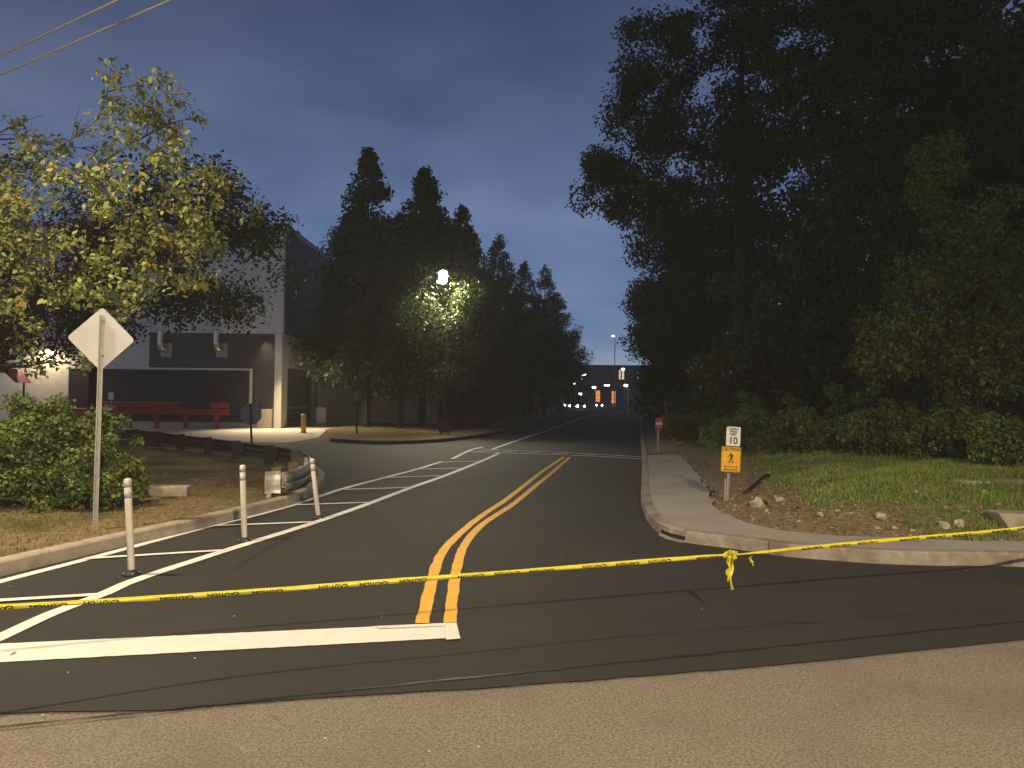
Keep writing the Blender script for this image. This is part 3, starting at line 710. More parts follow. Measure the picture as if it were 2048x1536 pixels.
for i in range(1, len(gl) - 1):
    L += (gl[i] - gl[i - 1]).length
    if L > (0.9 if i < 25 else 1.9) or i == 1:
        L = 0.0; n_ = side(gl, i) * -1; q = gl[i] - n_ * .16; rot = Matrix.Rotation(math.atan2(n_.y, n_.x), 3, 'Z')
        z0 = -gl[i].z - gr.location.z * 0 - .2
        MB().box((-.09, -.075, -.45), (.07, .075, .36), rot, q).build('post', 'timber' if i < cutk else 'timber_shaded', gr)
        MB().box((.072, -.06, .05), (.15, .06, .29), rot, q).build('block', 'rail_end' if i < cutk else 'timber_shaded', gr)
q = o0 + Vector((.03, .08, 0)); MB().box((q.x - .03, q.y, -.2), (q.x + .03, q.y + .06, GZ - .16)).build('post', 'rail_end', gr)

# ------------------------------------------------------------------ signs
def u_post(h, z0=-.2, w=.055):
    b = MB(); prof = [(-w / 2, .0), (-w / 4, 0), (-w / 5, .025), (w / 5, .025), (w / 4, 0), (w / 2, 0), (w / 2, .005), (w / 4 + .004, .005), (w / 5 + .003, .031), (-w / 5 - .003, .031), (-w / 4 - .004, .005), (-w / 2, .005)]
    return b.prism(prof, z0, h)
def rounded(w, h, r, n=5):
    pts = []
    for cx, cy, a0 in ((w / 2 - r, h / 2 - r, 0), (-w / 2 + r, h / 2 - r, 90), (-w / 2 + r, -h / 2 + r, 180), (w / 2 - r, -h / 2 + r, 270)):
        for k in range(n + 1): a = R(a0 + 90 * k / n); pts.append((cx + r * math.cos(a), cy + r * math.sin(a)))
    return pts
UPR = Matrix.Rotation(math.pi / 2, 4, 'X')          # outline in xz, thickness toward -y (the camera side)
def words(parent, s, x, z, size, y, mat_='print_black', sx=1.0, bold=0.0, name='lettering'):
    me = text_mesh(s, size, bold=bold); me.transform(Matrix.Translation((x, y, z)) @ UPR @ Matrix.Diagonal((sx, 1, 1, 1)))
    return link(name, me, mat_, parent)
# diamond sign, seen from behind
dp = P(190, 1058, .13)
ds = thing('diamond_sign', 'blank metal back of a diamond road sign on a tall steel post', 'sign', dp, R(0))
ztop = D(196, 613, dp.y).z - .13; zmid = D(196, 677, dp.y).z - .13; side_len = (ztop - zmid) * math.sqrt(2)
b = MB(); b.prism(rounded(side_len, side_len, .04), 0, .004, Matrix.Translation((.0, .04, zmid)) @ UPR @ Matrix.Diagonal((.94, 1, 1, 1)) @ Matrix.Rotation(R(45), 4, 'Z') ); pl = b.build('panel', 'sign_back', ds)
u_post(ztop - .1).build('post', 'galvanised', ds)
for z in (zmid + .2, zmid - .2):
    MB().tube([(0.02, 0.0, z), (0.02, .03, z)], .012, 6).build('bolt', 'dark_metal', ds)
ds.rotation_euler = (0, R(0.5), R(24))
# dark octagon seen from behind by the drive
op = P(503, 890, .05); op.y = 24; op = D(503, 890, 24)
os_ = thing('stop_sign', 'dark back of an eight-sided sign on a leaning post by the drive', 'sign', (D(503, 880, 24).x, 24, 0))
zc = D(499, 828, 24).z; rad = .36
b = MB(); b.prism([(rad * math.cos(R(22.5 + 45 * k)), rad * math.sin(R(22.5 + 45 * k))) for k in range(8)], 0, .005, Matrix.Translation((-.05, .06, zc)) @ UPR); b.build('panel', 'dark_sign_back', os_)
MB().tube([(0.03, 0.0, -.3), (-.06, 0.0, zc + .33)], .035, 8).build('post', 'dark_metal', os_)
# speed limit and pedestrian caution signs on one post
sp = PB(1455, 1001)
ss = thing('caution_sign', 'yellow pedestrian caution sign under a white speed limit plate', 'sign', sp)
yy = sp.y
def lz(py, px=1460): return D(px, py, yy).z - sp.z
ppx = yy / FOC
xw = D(1461, 873, yy).x - sp.x; xy_ = D(1458, 917, yy).x - sp.x
hw, ww = lz(853) - lz(891), 27 * ppx
wp = MB().prism(rounded(ww, hw, .02), 0, .004, Matrix.Translation((0, -.045, 0)) @ UPR).build('speed_plate', 'sign_white', ss); wp.location = (xw, 0, (lz(853) + lz(891)) / 2)
for s, z, sz in (('CAMPUS', .38, .125), ('SPEED', .24, .135), ('LIMIT', .10, .135), ('10', -.24, .44)):
    words(wp, s, 0, z * hw, sz * hw * 1.15, -.052, bold=.0012 if s != '10' else .003, sx=.9)
hy, wy = lz(893) - lz(943), 37 * ppx
yp_ = MB().prism(rounded(wy, hy, .018), 0, .004, Matrix.Translation((0, -.045, 0)) @ UPR).build('caution_plate', 'sign_yellow', ss); yp_.location = (xy_, 0, (lz(893) + lz(943)) / 2)
o_ = rounded(wy - .016, hy - .016, .014); i_ = rounded(wy - .024, hy - .024, .011); nb = len(o_)
b = MB(); Mx = Matrix.Translation((0, -.0505, 0)) @ UPR
b.v = [Mx @ Vector((x, y, 0)) for x, y in o_] + [Mx @ Vector((x, y, 0)) for x, y in i_]; b.f = [(k, (k + 1) % nb, nb + (k + 1) % nb, nb + k) for k in range(nb)]
b.build('border', 'print_black', yp_)
words(yp_, 'CAUTION', 0, .385 * hy, .155 * hy, -.051, bold=.002, sx=1.02)
words(yp_, 'WATCH FOR', 0, -.30 * hy, .095 * hy, -.051, bold=.001, sx=.95); words(yp_, 'PEDESTRIANS', 0, -.415 * hy, .095 * hy, -.051, bold=.001, sx=.95)
b = MB(); s_ = hy * .42; Mx = Matrix.Translation((0, -.051, .06 * hy)) @ UPR @ Matrix.Scale(s_, 4)
b.prism([(-.04 + .07 * math.cos(R(30 * k)), .44 + .075 * math.sin(R(30 * k))) for k in range(12)], 0, .004, Mx)
for poly in ([(-.10, .34), (.10, .35), (.16, .22), (.10, -.05), (-.06, -.05), (-.03, .2)], [(-.10, .34), (-.03, .24), (-.16, .10), (-.33, .06), (-.33, .11), (-.2, .16)],
             [(.08, .35), (.2, .25), (.19, .02), (.14, .02), (.14, .2), (.07, .28)], [(-.06, -.05), (.03, -.05), (-.06, -.28), (-.16, -.5), (-.24, -.48), (-.15, -.27)], [(.0, -.05), (.10, -.05), (.16, -.27), (.26, -.48), (.18, -.5), (.08, -.27)]):
    b.prism(poly, 0, .004, Mx)
b.build('walking_figure', 'print_black', yp_)
MB().box((-.36 * wy, -.051, -.13 * hy), (.36 * wy, -.0495, -.12 * hy)).build('ground_line', 'print_black', yp_)
MB().box((-.2 * wy, -.051, -.215 * hy), (.15 * wy, -.0495, -.21 * hy)).build('ground_line', 'print_black', yp_)
u_post(lz(856), w=.04).build('post', 'galvanised', ss); ss.rotation_euler = (0, R(2.2), R(-13))
MB().box((-.052, -.005, -.2), (-.032, .015, lz(957))).build('old_stub', 'galvanised', ss)
# red sign further up the walk
rp_ = PB(1316, 903)
rs = thing('red_sign', 'small red sign with a white band on a thin post by the kerb', 'sign', rp_)
k_ = rp_.y / FOC
zc = D(1317, 847, rp_.y).z - rp_.z
pl = MB().prism(rounded(15 * k_, 22 * k_, .03), 0, .005, Matrix.Translation((.01, -.05, zc)) @ UPR).build('panel', 'sign_red', rs)
MB().box((.01 - 6.3 * k_, -.058, zc - 2.5 * k_), (.01 + 6.3 * k_, -.0555, zc + 2.5 * k_)).build('white_band', 'sign_white', rs)
u_post(zc + 9 * k_, w=.06).build('post', 'galvanised', rs)
# little T-shaped post by the screen wall, and a low red sign
tp = P(713, 868, .1); ts = thing('small_dark_sign', 'small dark sign on a post before the cream screen wall', 'sign', tp)
h_ = D(713, 804, tp.y).z - tp.z
MB().tube([(0, 0, -.1), (0, 0, h_)], .04, 6).build('post', 'dark_metal', ts); MB().box((-.19, -.03, h_ - .16), (.19, 0, h_ + .02)).build('plate', 'dark_metal', ts)
lp_ = P(889, 870, .12); lr = thing('low_red_sign', 'low dim red panel at the right end of the screen wall', 'sign', lp_)
MB().box((-.25, -.03, .12), (.25, 0, .58)).build('panel', 'red_dark', lr); MB().tube([(-.18, .03, -.1), (-.18, .03, .5)], .025, 6).build('post', 'dark_metal', lr); MB().tube([(.18, .03, -.1), (.18, .03, .5)], .025, 6).build('post', 'dark_metal', lr)

# ------------------------------------------------------------------ white delineator posts
for (bx_, by_), (tx, ty), lab in (((263, 1150), (255, 957), 'white flexible delineator post nearest to the caution tape'), ((489, 1083), (485, 930), 'white flexible delineator post, middle one of the three'), ((637, 1037), (624, 917), 'white flexible delineator post leaning beside the guard rail end')):
    base = P(bx_, by_); top = D(tx, ty, base.y - .02) - base; H = top.length
    o = thing('delineator_post', lab, 'delineator', base, 0, 'white posts along the hatched strip')
    dirv = top.normalized(); f_ = lambda t: dirv * (H * t)
    MB().tube([f_(.055), f_(.06), f_(.985), f_(.998), f_(1.003)], [.027, .032, .032, .026, .007], 16).build('tube', 'post_plastic', o, smooth=True)
    for t0, t1 in ((.91, .972), (.80, .86)): MB().tube([f_(t0), f_(t1)], .0332, 16).build('reflector_band', 'reflector', o, smooth=True)
    MB().tube([(0, 0, 0), (0, 0, .018), (0, 0, .035), f_(.05), f_(.075)], [.085, .08, .045, .03, .026], 16).build('rubber_base', 'rubber', o, smooth=True)
    for a in range(4): MB().tube([(.066 * math.cos(a * 1.57 + .6), .066 * math.sin(a * 1.57 + .6), .015), (.066 * math.cos(a * 1.57 + .6), .066 * math.sin(a * 1.57 + .6), .028)], .011, 6).build('bolt', 'galvanised', o)

# ------------------------------------------------------------------ caution tape
tape_px = [(-500, 1243, 3.7), (0, 1214, 4.15), (400, 1190, 4.6), (800, 1161, 5.0), (1100, 1138, 5.35), (1456, 1110, 5.75), (1500, 1107, 5.8), (1750, 1083, 6.1), (2048, 1056, 6.45), (2500, 1000, 7.0)]
tl = smooth_path([D(*q) for q in tape_px], .02)
tr0 = Vector((tl[0].x, tl[0].y, 0))
tp_ = thing('caution_tape', 'yellow caution tape strung across the road with a knot', 'tape', tr0)
def tape_w(s):                       # the width it shows, turned and creased along its length
    return 0.0315 + 0.009 * noise.noise(Vector((s * 1.1, 0, 0)))
KN = min(range(len(tl)), key=lambda i: (tl[i] - D(1456, 1110, 5.75)).length); sK = KN * .02
def tape_at(s, v):                   # v from 0 (lower edge) to 1 (upper edge)
    i = max(0, min(len(tl) - 2, int(s / .02))); p = tl[i].lerp(tl[i + 1], s / .02 - i)
    w = tape_w(s); k = max(0.0, 1 - abs(s - sK - .1) / .35); w *= (1 - .55 * k)
    tilt = 0.45 * noise.noise(Vector((s * .9, 7, 0)))
    fold = .006 * noise.noise(Vector((s * 6, v * 2, 0)))
    return p - tr0 + Vector((0, (v - .5) * w * tilt + fold - .012 * math.sin(v * math.pi), (v - .5) * w))
b = MB(); ns = int(path_len(tl) / .015); nv = 5
for i in range(ns + 1):
    for j in range(nv + 1): b.v.append(tape_at(i * .015, j / nv))
for i in range(ns):
    for j in range(nv): a = i * (nv + 1) + j; b.f.append((a, a + nv + 1, a + nv + 2, a + 1))
b.build('band', 'tape_yellow', tp_, smooth=True)
word = text_mesh('CAUTION', 1.0, bold=.03); co = np.empty(len(word.vertices) * 3); word.vertices.foreach_get('co', co); co = co.reshape(-1, 3)
wmin, wmax = co.min(0), co.max(0); wn = (co - wmin) / (wmax - wmin + 1e-9); wf = [tuple(p.vertices) for p in word.polygons]
s = .25; k = 0
while s < ns * .015 - .3:
    wl = .185
    if abs(s + .1 - sK - .1) > .25:
        b = MB(); cut = (.03, .74) if k % 2 == 0 else (-.04, .68)
        for x, y, _ in wn:           # turned upside down, partly rolled over the lower edge
            v = cut[0] + (1 - y) * (cut[1] - cut[0]); q = tape_at(s + (1 - x) * wl, max(.0, v)); b.v.append(q + Vector((0, -.0065, .001)))
        b.f = wf; b.build('printed_word', 'print_black', tp_)
    s += .26 if k % 3 != 1 else .40
    k += 1
kn = tape_at(sK, .5)
b = MB(); rng = random.Random(3)
for q in range(7):
    a = Vector((rng.uniform(-.02, .06), rng.uniform(-.02, .02), rng.uniform(-.02, .02))); c = a + Vector((rng.uniform(-.05, .05), rng.uniform(-.02, .02), rng.uniform(-.025, .03)))
    b.tube([kn + a, kn + a.lerp(c, .5) + Vector((0, -.015, .008)), kn + c], [.012, .02, .008], 6)
b.build('knot', 'tape_yellow', tp_)
def tail(off, length, w, seed):
    b = MB(); r_ = random.Random(seed); n = 14
    for i in range(n + 1):
        t = i / n; ww = w * (.35 + .65 * math.sin(math.pi * min(1, t * 1.15 + .05))) ; tw = 1.2 * math.sin(t * 5 + seed)
        c = kn + off + Vector((.012 * math.sin(t * 6 + seed), -.02 - .012 * math.cos(t * 7), -length * t))
        b.v += [c + Vector((math.cos(tw) * ww / 2, math.sin(tw) * ww / 2, .01 * r_.random())), c + Vector((0, -.012, 0)), c - Vector((math.cos(tw) * ww / 2, math.sin(tw) * ww / 2, .01 * r_.random()))]
    for i in range(n):
        for j in range(2): a = i * 3 + j; b.f.append((a, a + 1, a + 4, a + 3))
    o = b.build('loose_end', 'tape_yellow', tp_); return o
tail(Vector((.012, 0, 0)), .25, .06, 1); tail(Vector((.0, .01, 0)), .19, .045, 5); tail(Vector((.165, 0, .005)), .075, .02, 3)

# ------------------------------------------------------------------ small things on the verges
bp_ = P(338, 991, .13)
cb = MB().box((-.30, -.1, -.05), (.30, .1, .15)).build('concrete_block', 'kerb_concrete'); cb.location = bp_; cb.rotation_euler = (0, 0, R(4)); bevel(cb, .015)
tag(cb, 'low pale concrete block lying in the grass beside the leafy bush', 'block')
def rock(px, py, w, h, d, label, seed, mat_='stone', z=.2, hollow=False):
    p = PB(px, py)
    b = MB(); rg = random.Random(seed); n, m = 9, 6
    for j in range(m + 1):
        for i in range(n):
            a = 2 * math.pi * i / n; e = math.pi * (j / m - .5); q = Vector((math.cos(a) * math.cos(e), math.sin(a) * math.cos(e), math.sin(e)))
            q = Vector([math.copysign(abs(c) ** .85, c) for c in q]); f = 1 + .55 * noise.noise(q * 1.3 + Vector((seed, 0, 0))) + .25 * noise.noise(q * 3.1 + Vector((0, seed, 0)))
            b.v.append(Vector((q.x * w / 2 * f, q.y * d / 2 * f, q.z * h / 2 * f)))
    for j in range(m):
        for i in range(n): i2 = (i + 1) % n; b.f.append((j * n + i, j * n + i2, (j + 1) * n + i2, (j + 1) * n + i))
    o = b.build('rock', mat_); o.location = p + Vector((0, 0, h * .10)); o.rotation_euler = (rg.uniform(-.2, .2), rg.uniform(-.2, .2), rg.uniform(0, 3))
    tag(o, label, 'rock', 'rocks on the bare bank'); return o
rock(1517, 1015, .22, .22, .2, 'pale rock with a dark hollow beside it on the dirt bank', 1)
rock(1762, 1034, .15, .10, .12, 'pale squarish rock in the middle of the dirt bank', 2)
rock(1888, 1054, .17, .11, .12, 'long pale rock left of its rounder twin by the concrete stub', 3)
rock(1918, 1052, .15, .13, .13, 'round weathered rock between a long pale rock and the concrete stub', 4)
rock(1560, 1001, .13, .09, .1, 'flat rock up the slope behind the hollow rock', 5)
rock(1640, 1030, .10, .06, .08, 'small flat rock low on the slope above the sidewalk', 6)
rock(1676, 1056, .12, .1, .1, 'dark brown clod at the sidewalk edge', 7, 'dirt_clod')
rock(1755, 1062, .10, .08, .08, 'tan stone right beside the sidewalk edge', 8)
rock(1600, 1045, .08, .05, .07, 'little pale stone nearest the sidewalk bend', 9)
hp = P(1521, 1010, .25); hollow_shade = rock(1524, 1010, .14, .12, .1, 'black lump painting the shade of a hollow behind the pale rock', 11, 'rubber');  # solid black lump, its colour stands in for shade in a hollow
# black pipe half buried in the bank
a, c = PB(1490, 987), PB(1535, 951); a.z += .01; c.z += .015
o = MB().tube([a, a.lerp(c, .33) + Vector((.02, 0, .02)), a.lerp(c, .66) + Vector((0, .02, .01)), c], .035, 10).build('black_pipe', 'rubber', smooth=True)
tag(o, 'black pipe lying half buried across the dirt bank', 'pipe')
# concrete stub and slab
q = PB(2018, 1060); q.z += .02
st = thing('concrete_stub', 'slanted end of a pale concrete kerb at the picture edge', 'concrete', q)
b = MB(); b.prism([(-.20, .20), (.10, .20), (2.2, .14), (2.2, -.06), (-.02, -.08)], -.16, .16, Matrix.Rotation(math.pi / 2, 4, 'X')); bevel(b.build('stub', 'kerb_concrete', st), .012)
b = MB(); b.box((.12, -.185, -.05), (2.2, -.162, .13)).build('stained_face', 'kerb_stained', st)
st.rotation_euler = (0, 0, R(-6))
s0 = PB(1941, 972); b = MB(); zz = s0.z + .07
e1_ = PB(1865, 956); e2_ = PB(2200, 966)
for z in (zz - .12, zz):
    for v_ in (s0, e2_, e2_ + (e1_ - s0), e1_): b.v.append(Vector((v_.x, v_.y, z)))
b.f = [(3, 2, 1, 0), (4, 5, 6, 7), (0, 1, 5, 4), (1, 2, 6, 5), (2, 3, 7, 6), (3, 0, 4, 7)]
tag(bevel(b.build('concrete_slab', 'kerb_concrete'), .01), 'low concrete slab corner set in the lawn before the shrubs', 'slab')

# storm drain inlet in the right kerb corner
i0 = min(range(len(rkp)), key=lambda i: (rkp[i] - P(1322, 1069)).length); i1 = min(range(len(rkp)), key=lambda i: (rkp[i] - P(1372, 1086)).length)
seg = rkp[i0:i1 + 1]; dr0 = seg[len(seg) // 2]
dr = thing('storm_drain', 'kerb inlet of a storm drain at the sidewalk corner', 'drain', dr0)
lseg = [p - dr0 for p in seg]
MB().sweep(lseg, [(-.02, .075), (-.02, .138), (.0, .152), (.2, .156), (.2, .075)]).build('hood', 'kerb_concrete', dr)
MB().sweep(lseg, [(-.012, .03), (-.012, .074), (.05, .074), (.05, .03)]).build('opening_shade', 'rubber', dr)  # black strip paints the dark inside the inlet
MB().sweep(lseg, [(-.05, .002), (-.045, .022), (.05, .028), (.05, .002)]).build('lip', 'kerb_concrete', dr)

# scattered leaves and grit on the new road
rng = np.random.default_rng(5)
pts = np.array([P(rng.uniform(-100, 2100), rng.uniform(960, 1520)) for _ in range(60)]); pts = pts[(pts[:, 1] < 14) & (pts[:, 0] < 6)]
pts[:, 2] = .012
V, F = leaves(pts, np.full(len(pts), .01), np.ones(len(pts), int), .014, rng, up=3, flat=.1)
o = link('grit', arrays_mesh('grit', V, F), 'sign_white'); tag(o, 'tiny pale specks of grit and litter scattered over the road', None, kind='stuff')
for (px, py, s_, lab) in ((550, 1428, .06, 'single green leaf lying on the old grey pavement'), (22, 1306, .07, 'curled dry leaf lying on the white stop bar'), (432, 1417, .045, 'small brown leaf beside the seam of new asphalt')):
    V, F = leaves(np.array([P(px, py, .014)]), np.array([.001]), np.array([1]), s_, np.random.default_rng(int(px)), up=5, shape=6)
    o = link('fallen_leaf', arrays_mesh('fallen_leaf', V - np.array(P(px, py, .0)), F), 'dry_leaf'); o.location = P(px, py, 0.0); tag(o, lab, 'leaf')
# soil clods and stones on the bank
def scatter_stones(name, n, region, mat_, smin, smax, label, seed):
    rng = np.random.default_rng(seed); b = MB(); made = 0
    while made < n:
        px, py = rng.uniform(*region[0]), rng.uniform(*region[1]); p = P(px, py, .25); d = edge_dist(p.x, p.y)
        if d > 2.6 or d < .03 or not in_poly(np.array([p.x]), np.array([p.y]), BE_POLY)[0]: continue
        s = rng.uniform(smin, smax) * (1 if rng.random() < .8 else 1.7); z = bank_z(p.x, p.y); base = len(b.v); a0 = rng.uniform(0, 6)
        for a in range(5):
            r_ = s * rng.uniform(.6, 1.1); b.v.append(Vector((p.x + r_ * math.cos(a0 + a * 1.257), p.y + r_ * .8 * math.sin(a0 + a * 1.257), z - s * .3)))
        for a in range(5):
            r_ = s * rng.uniform(.25, .75); b.v.append(Vector((p.x + r_ * math.cos(a0 + a * 1.257), p.y + r_ * .8 * math.sin(a0 + a * 1.257), z + s * rng.uniform(.25, .6))))
        b.f += [tuple(base + 5 + k for k in range(5))] + [(base + k, base + (k + 1) % 5, base + 5 + (k + 1) % 5, base + 5 + k) for k in range(5)]; made += 1
    o = b.build(name, mat_); tag(o, label, None, kind='stuff'); return o
BE_POLY = [(p.x, p.y) for p in bank_poly]
scatter_stones('clods', 2200, ((1380, 2060), (915, 1080)), 'dirt_clod', .012, .05, 'loose brown soil clods on the bare bank', 1)
scatter_stones('pebbles', 260, ((1400, 2060), (940, 1080)), 'stone', .012, .036, 'pale pebbles scattered over the bare bank', 2)
# grass
def blades(name, xy, zf, h, mat_, label, seed, w=.006):
    rng = np.random.default_rng(seed); n = len(xy); z = np.array([zf(x, y) for x, y in xy]); base = np.column_stack([xy, z - .01])
    a = rng.uniform(0, 2 * math.pi, n); hh = (h * rng.uniform(.5, 1.3, n))[:, None]; dirv = np.column_stack([np.cos(a), np.sin(a), np.zeros(n)])
    lean = np.column_stack([rng.normal(0, .45, n), rng.normal(0, .45, n), np.ones(n)]) * hh
    ww = w * rng.uniform(.7, 1.5, n)[:, None]
    V = np.stack([base - dirv * ww, base + dirv * ww, base + lean * .55 + dirv * ww * .7, base + lean], 1).reshape(-1, 3)
    o = link(name, arrays_mesh(name, V, np.arange(n * 4).reshape(n, 4)), mat_); tag(o, label, None, kind='stuff'); return o
def pick(n, x0, x1, y0, y1, poly, seed, keep):
    rng = np.random.default_rng(seed); X = rng.uniform(x0, x1, n); Y = rng.uniform(y0, y1, n); k = in_poly(X, Y, poly); X, Y = X[k], Y[k]
    d = np.array([keep(x, y) for x, y in zip(X, Y)]); k = rng.uniform(0, 1, len(X)) < d
    return np.column_stack([X[k], Y[k]])
# heights for the blades come from a grid, so that thousands of them stay quick
class Grid:
    def __init__(s, f, x0, x1, y0, y1, n=160):
        s.a = (x0, x1, y0, y1, n); s.z = [[f(x0 + (x1 - x0) * i / n, y0 + (y1 - y0) * j / n) for j in range(n + 1)] for i in range(n + 1)]
    def __call__(s, x, y):
        x0, x1, y0, y1, n = s.a; u = min(max((x - x0) / (x1 - x0) * n, 0), n - .001); v = min(max((y - y0) / (y1 - y0) * n, 0), n - .001); i, j = int(u), int(v); u -= i; v -= j; z = s.z
        return (z[i][j] * (1 - u) + z[i + 1][j] * u) * (1 - v) + (z[i][j + 1] * (1 - u) + z[i + 1][j + 1] * u) * v
GB = Grid(bank_z, 1.5, 16, 7, 27); GG = Grid(bank_green, 1.5, 16, 7, 27)
xy = pick(210000, 2.5, 15, 7.5, 24, BE_POLY, 1, lambda x, y: max(0, GG(x, y) - .25) * (1.2 if y < 14 else .7))
blades('lawn_grass', xy, GB, .085, 'grass_blade', 'short green grass covering the top of the bank', 1)
xy = pick(26000, 2.2, 9, 7.5, 20, BE_POLY, 2, lambda x, y: .55 * (1 - GG(x, y)))
blades('dry_grass', xy, GB, .05, 'grass_dry', 'thin dry grass and straw on the bare slope', 2, w=.005)
LV = [(p.x, p.y) for p in lback]
xy = pick(90000, -11, -3, 6.5, 17, LV, 3, lambda x, y: .12 + .75 * lv_green(x, y))
blades('verge_grass', xy, lv_z, .05, 'grass_dry', 'patchy dry grass on the kerbed island', 3, w=.005)

# ------------------------------------------------------------------ bushes and trees
lb_ = P(120, 1030, .13)
bush('leafy_bush', 'big rounded leafy green bush behind the diamond sign post', (lb_.x, lb_.y + .75, .12),
     [(-.35, 0, .55, 1.0, .75, .62), (-1.2, .25, .75, 1.0, .8, .75), (-.75, .5, 1.02, .8, .6, .42), (.25, -.05, .4, .5, .5, .36), (-2.2, .2, .7, 1.2, .9, .7)], 30000, .062, 'leaf_bush', 21, clumps=330, cr=.17, shape=4, stems=30)
# tree whose lit branches hang in from the left
lt = Vector((-10.2, 12.2, .1))
def left_crown(rng, n):
    tips = [D(px, py, y) for px, py, y in ((230, 215, 11.0), (300, 240, 11.2), (330, 330, 10.8), (420, 350, 10.6), (400, 470, 10.5), (300, 420, 10.6), (230, 330, 10.8), (260, 480, 10.4), (380, 520, 10.6), (300, 560, 10.4), (190, 520, 10.3), (120, 480, 10.6), (60, 300, 11.6), (20, 380, 11.2), (110, 400, 11.0), (40, 480, 10.8), (30, 250, 12.2), (120, 300, 11.8), (60, 560, 10.8), (150, 590, 10.6), (-60, 350, 11.5), (-120, 450, 11), (-80, 560, 11), (0, 620, 11.2), (40, 690, 12), (200, 420, 10.5), (350, 280, 11.0))]
    t = np.array(tips) - np.array(lt); k = rng.integers(0, len(t), n - len(t)) if n > len(t) else []
    cs = np.concatenate([t, t[k] + rng.normal(size=(len(k), 3)) * np.array([.40, .5, .34])])
    cs[:, 2] = np.minimum(cs[:, 2], t[:, 2].max() + .05); return cs
tree('autumn_tree', 'lit yellow-green tree reaching in from the left over the sign', lt, 2.6, left_crown, 190, .25, 8000, .088, 'leaf_autumn', 5, trunk_r=.17, limbs=110, lean=(1.2, -.4), shape=6, bark='bark', flat=.85, droop=.9)
b_ = D(186, 880, 24); tree('dark_tree', 'dark spreading tree in front of the grey dock building', (b_.x, 24, .1), 2.8, multi((1, ellipsoid(2.6, 0, 6.3, 3.6, 2.6, 2.6))), 90, 1.0, 15000, .17, 'leaf_dark', 6, trunk_r=.2)
b_ = D(60, 880, 21); tree('dark_tree', 'dark bushy tree at the left edge behind the lit branches', (b_.x - 1.5, 21, .1), 2.0, multi((.6, ellipsoid(0, 0, 6.0, 3.6, 2.6, 3.6)), (.4, ellipsoid(1.6, 0, 3.6, 2.6, 1.8, 1.0))), 100, .95, 17000, .16, 'leaf_dark', 7, trunk_r=.2)
# row of pointed trees up the left side of the road
row = [(738, 298, 41.5, 2.9, 'tall pointed dark tree, leftmost of the row along the road'), (850, 334, 43.0, 3.4, 'dark pointed tree standing second from the dock in the row'), (925, 412, 52, 3.4, 'third pointed tree of the roadside row, just past the lit lamp'), (998, 468, 63, 3.6, 'fourth pointed tree of the roadside row'),
       (1050, 522, 76, 3.8, 'fifth pointed tree of the roadside row, getting small'), (1090, 528, 84, 4.2, 'sixth pointed tree at the far end of the roadside row'), (1118, 585, 100, 4.5, 'last small tree where the roadside row meets the far lights')]
for i, (px, py, y, r_, lab) in enumerate(row):
    t_ = D(px, py, y)
    tree('roadside_tree', lab, (t_.x, y, .1), 2.6, spire(2.2, t_.z - .2, r_ * 1.2, .8), 300 if i < 3 else 200, 1.1, 40000 if i < 3 else 20000, .25, 'leaf_row', 30 + i, group='row of pointed trees on the left of the road', trunk_r=.24, limbs=40, taper=True)
for i, (px, y, h_, r_, lab) in enumerate(((800, 39.0, 7.6, 3.0, 'low round tree between the two nearest pointed trees'), (735, 40.5, 8.0, 2.3, 'round dark tree beside the cream wall of the dock'), (893, 36.6, 8.4, 2.7, 'leafy tree lit from inside by the street lamp'), (985, 47, 7.5, 3.0, 'low dark tree filling the gap behind the lamp'), (1060, 62, 8.5, 3.4, 'low dark tree halfway up the left side of the road'))):
    x_ = D(px, 800, y).x
    tree('round_tree', lab, (x_, y, .1), 2.4, ellipsoid(0, 0, h_ * .6, r_, r_, h_ * .36), 70, .9, 13000, .17, 'leaf_row', 50 + i, group='round trees under the pointed row', trunk_r=.17, limbs=22)
# woods on the right
def rt(px, y, lobes, lab, seed, n=26000, leaf=.17, mat_='leaf_dark', cr=1.0, clumps=120, th=5, tr_=.35, name='woodland_tree', limbs=26):
    x_ = D(px, 800, y).x; fs = []
    for lx, ly, rx_, rz_ in lobes:                        # lobes given where they appear
        q = D(lx, ly, y); fs.append((1 / len(lobes), ellipsoid(q.x - x_, 0, q.z - .1, rx_, min(rx_, 3.5), rz_, shell=.3)))
    tree(name, lab, (x_, y, bank_z(x_, y) if y < 60 else .5), th, multi(*fs), clumps, cr, n, leaf, mat_, seed, group='dark woods right of the road' if name == 'woodland_tree' else None, trunk_r=tr_, limbs=limbs)
rt(1480, 30, [(1310, 130, 1.9, 1.6), (1430, 60, 2.2, 1.9), (1300, 260, 1.7, 1.6), (1210, 390, 1.2, 1.3), (1300, 420, 1.7, 1.5), (1420, 330, 2.6, 2.6), (1560, 60, 2.6, 2.4), (1560, 260, 2.8, 2.8), (1500, -60, 2.5, 1.8)], 'tallest dark tree with its crown leaning out over the road', 70, n=56000, clumps=300, cr=.78)
rt(1700, 25, [(1640, 90, 2.4, 2.2), (1760, 40, 1.7, 1.8), (1680, 300, 2.6, 2.6), (1840, 180, 2.4, 2.2), (1900, 30, 1.4, 1.2), (1960, 210, 1.8, 1.6), (1780, 420, 2.6, 2.2)], 'dark tree with sky showing through its top at upper right', 71, n=54000, clumps=270, cr=.78)
rt(1440, 36, [(1330, 520, 2.0, 2.0), (1450, 500, 2.6, 2.8), (1340, 660, 2.0, 2.0), (1460, 680, 2.6, 2.4), (1580, 560, 2.8, 2.8), (1560, 740, 2.6, 1.6)], 'dense dark tree under the tall one, mid height', 72, n=40000, clumps=190, cr=.9)
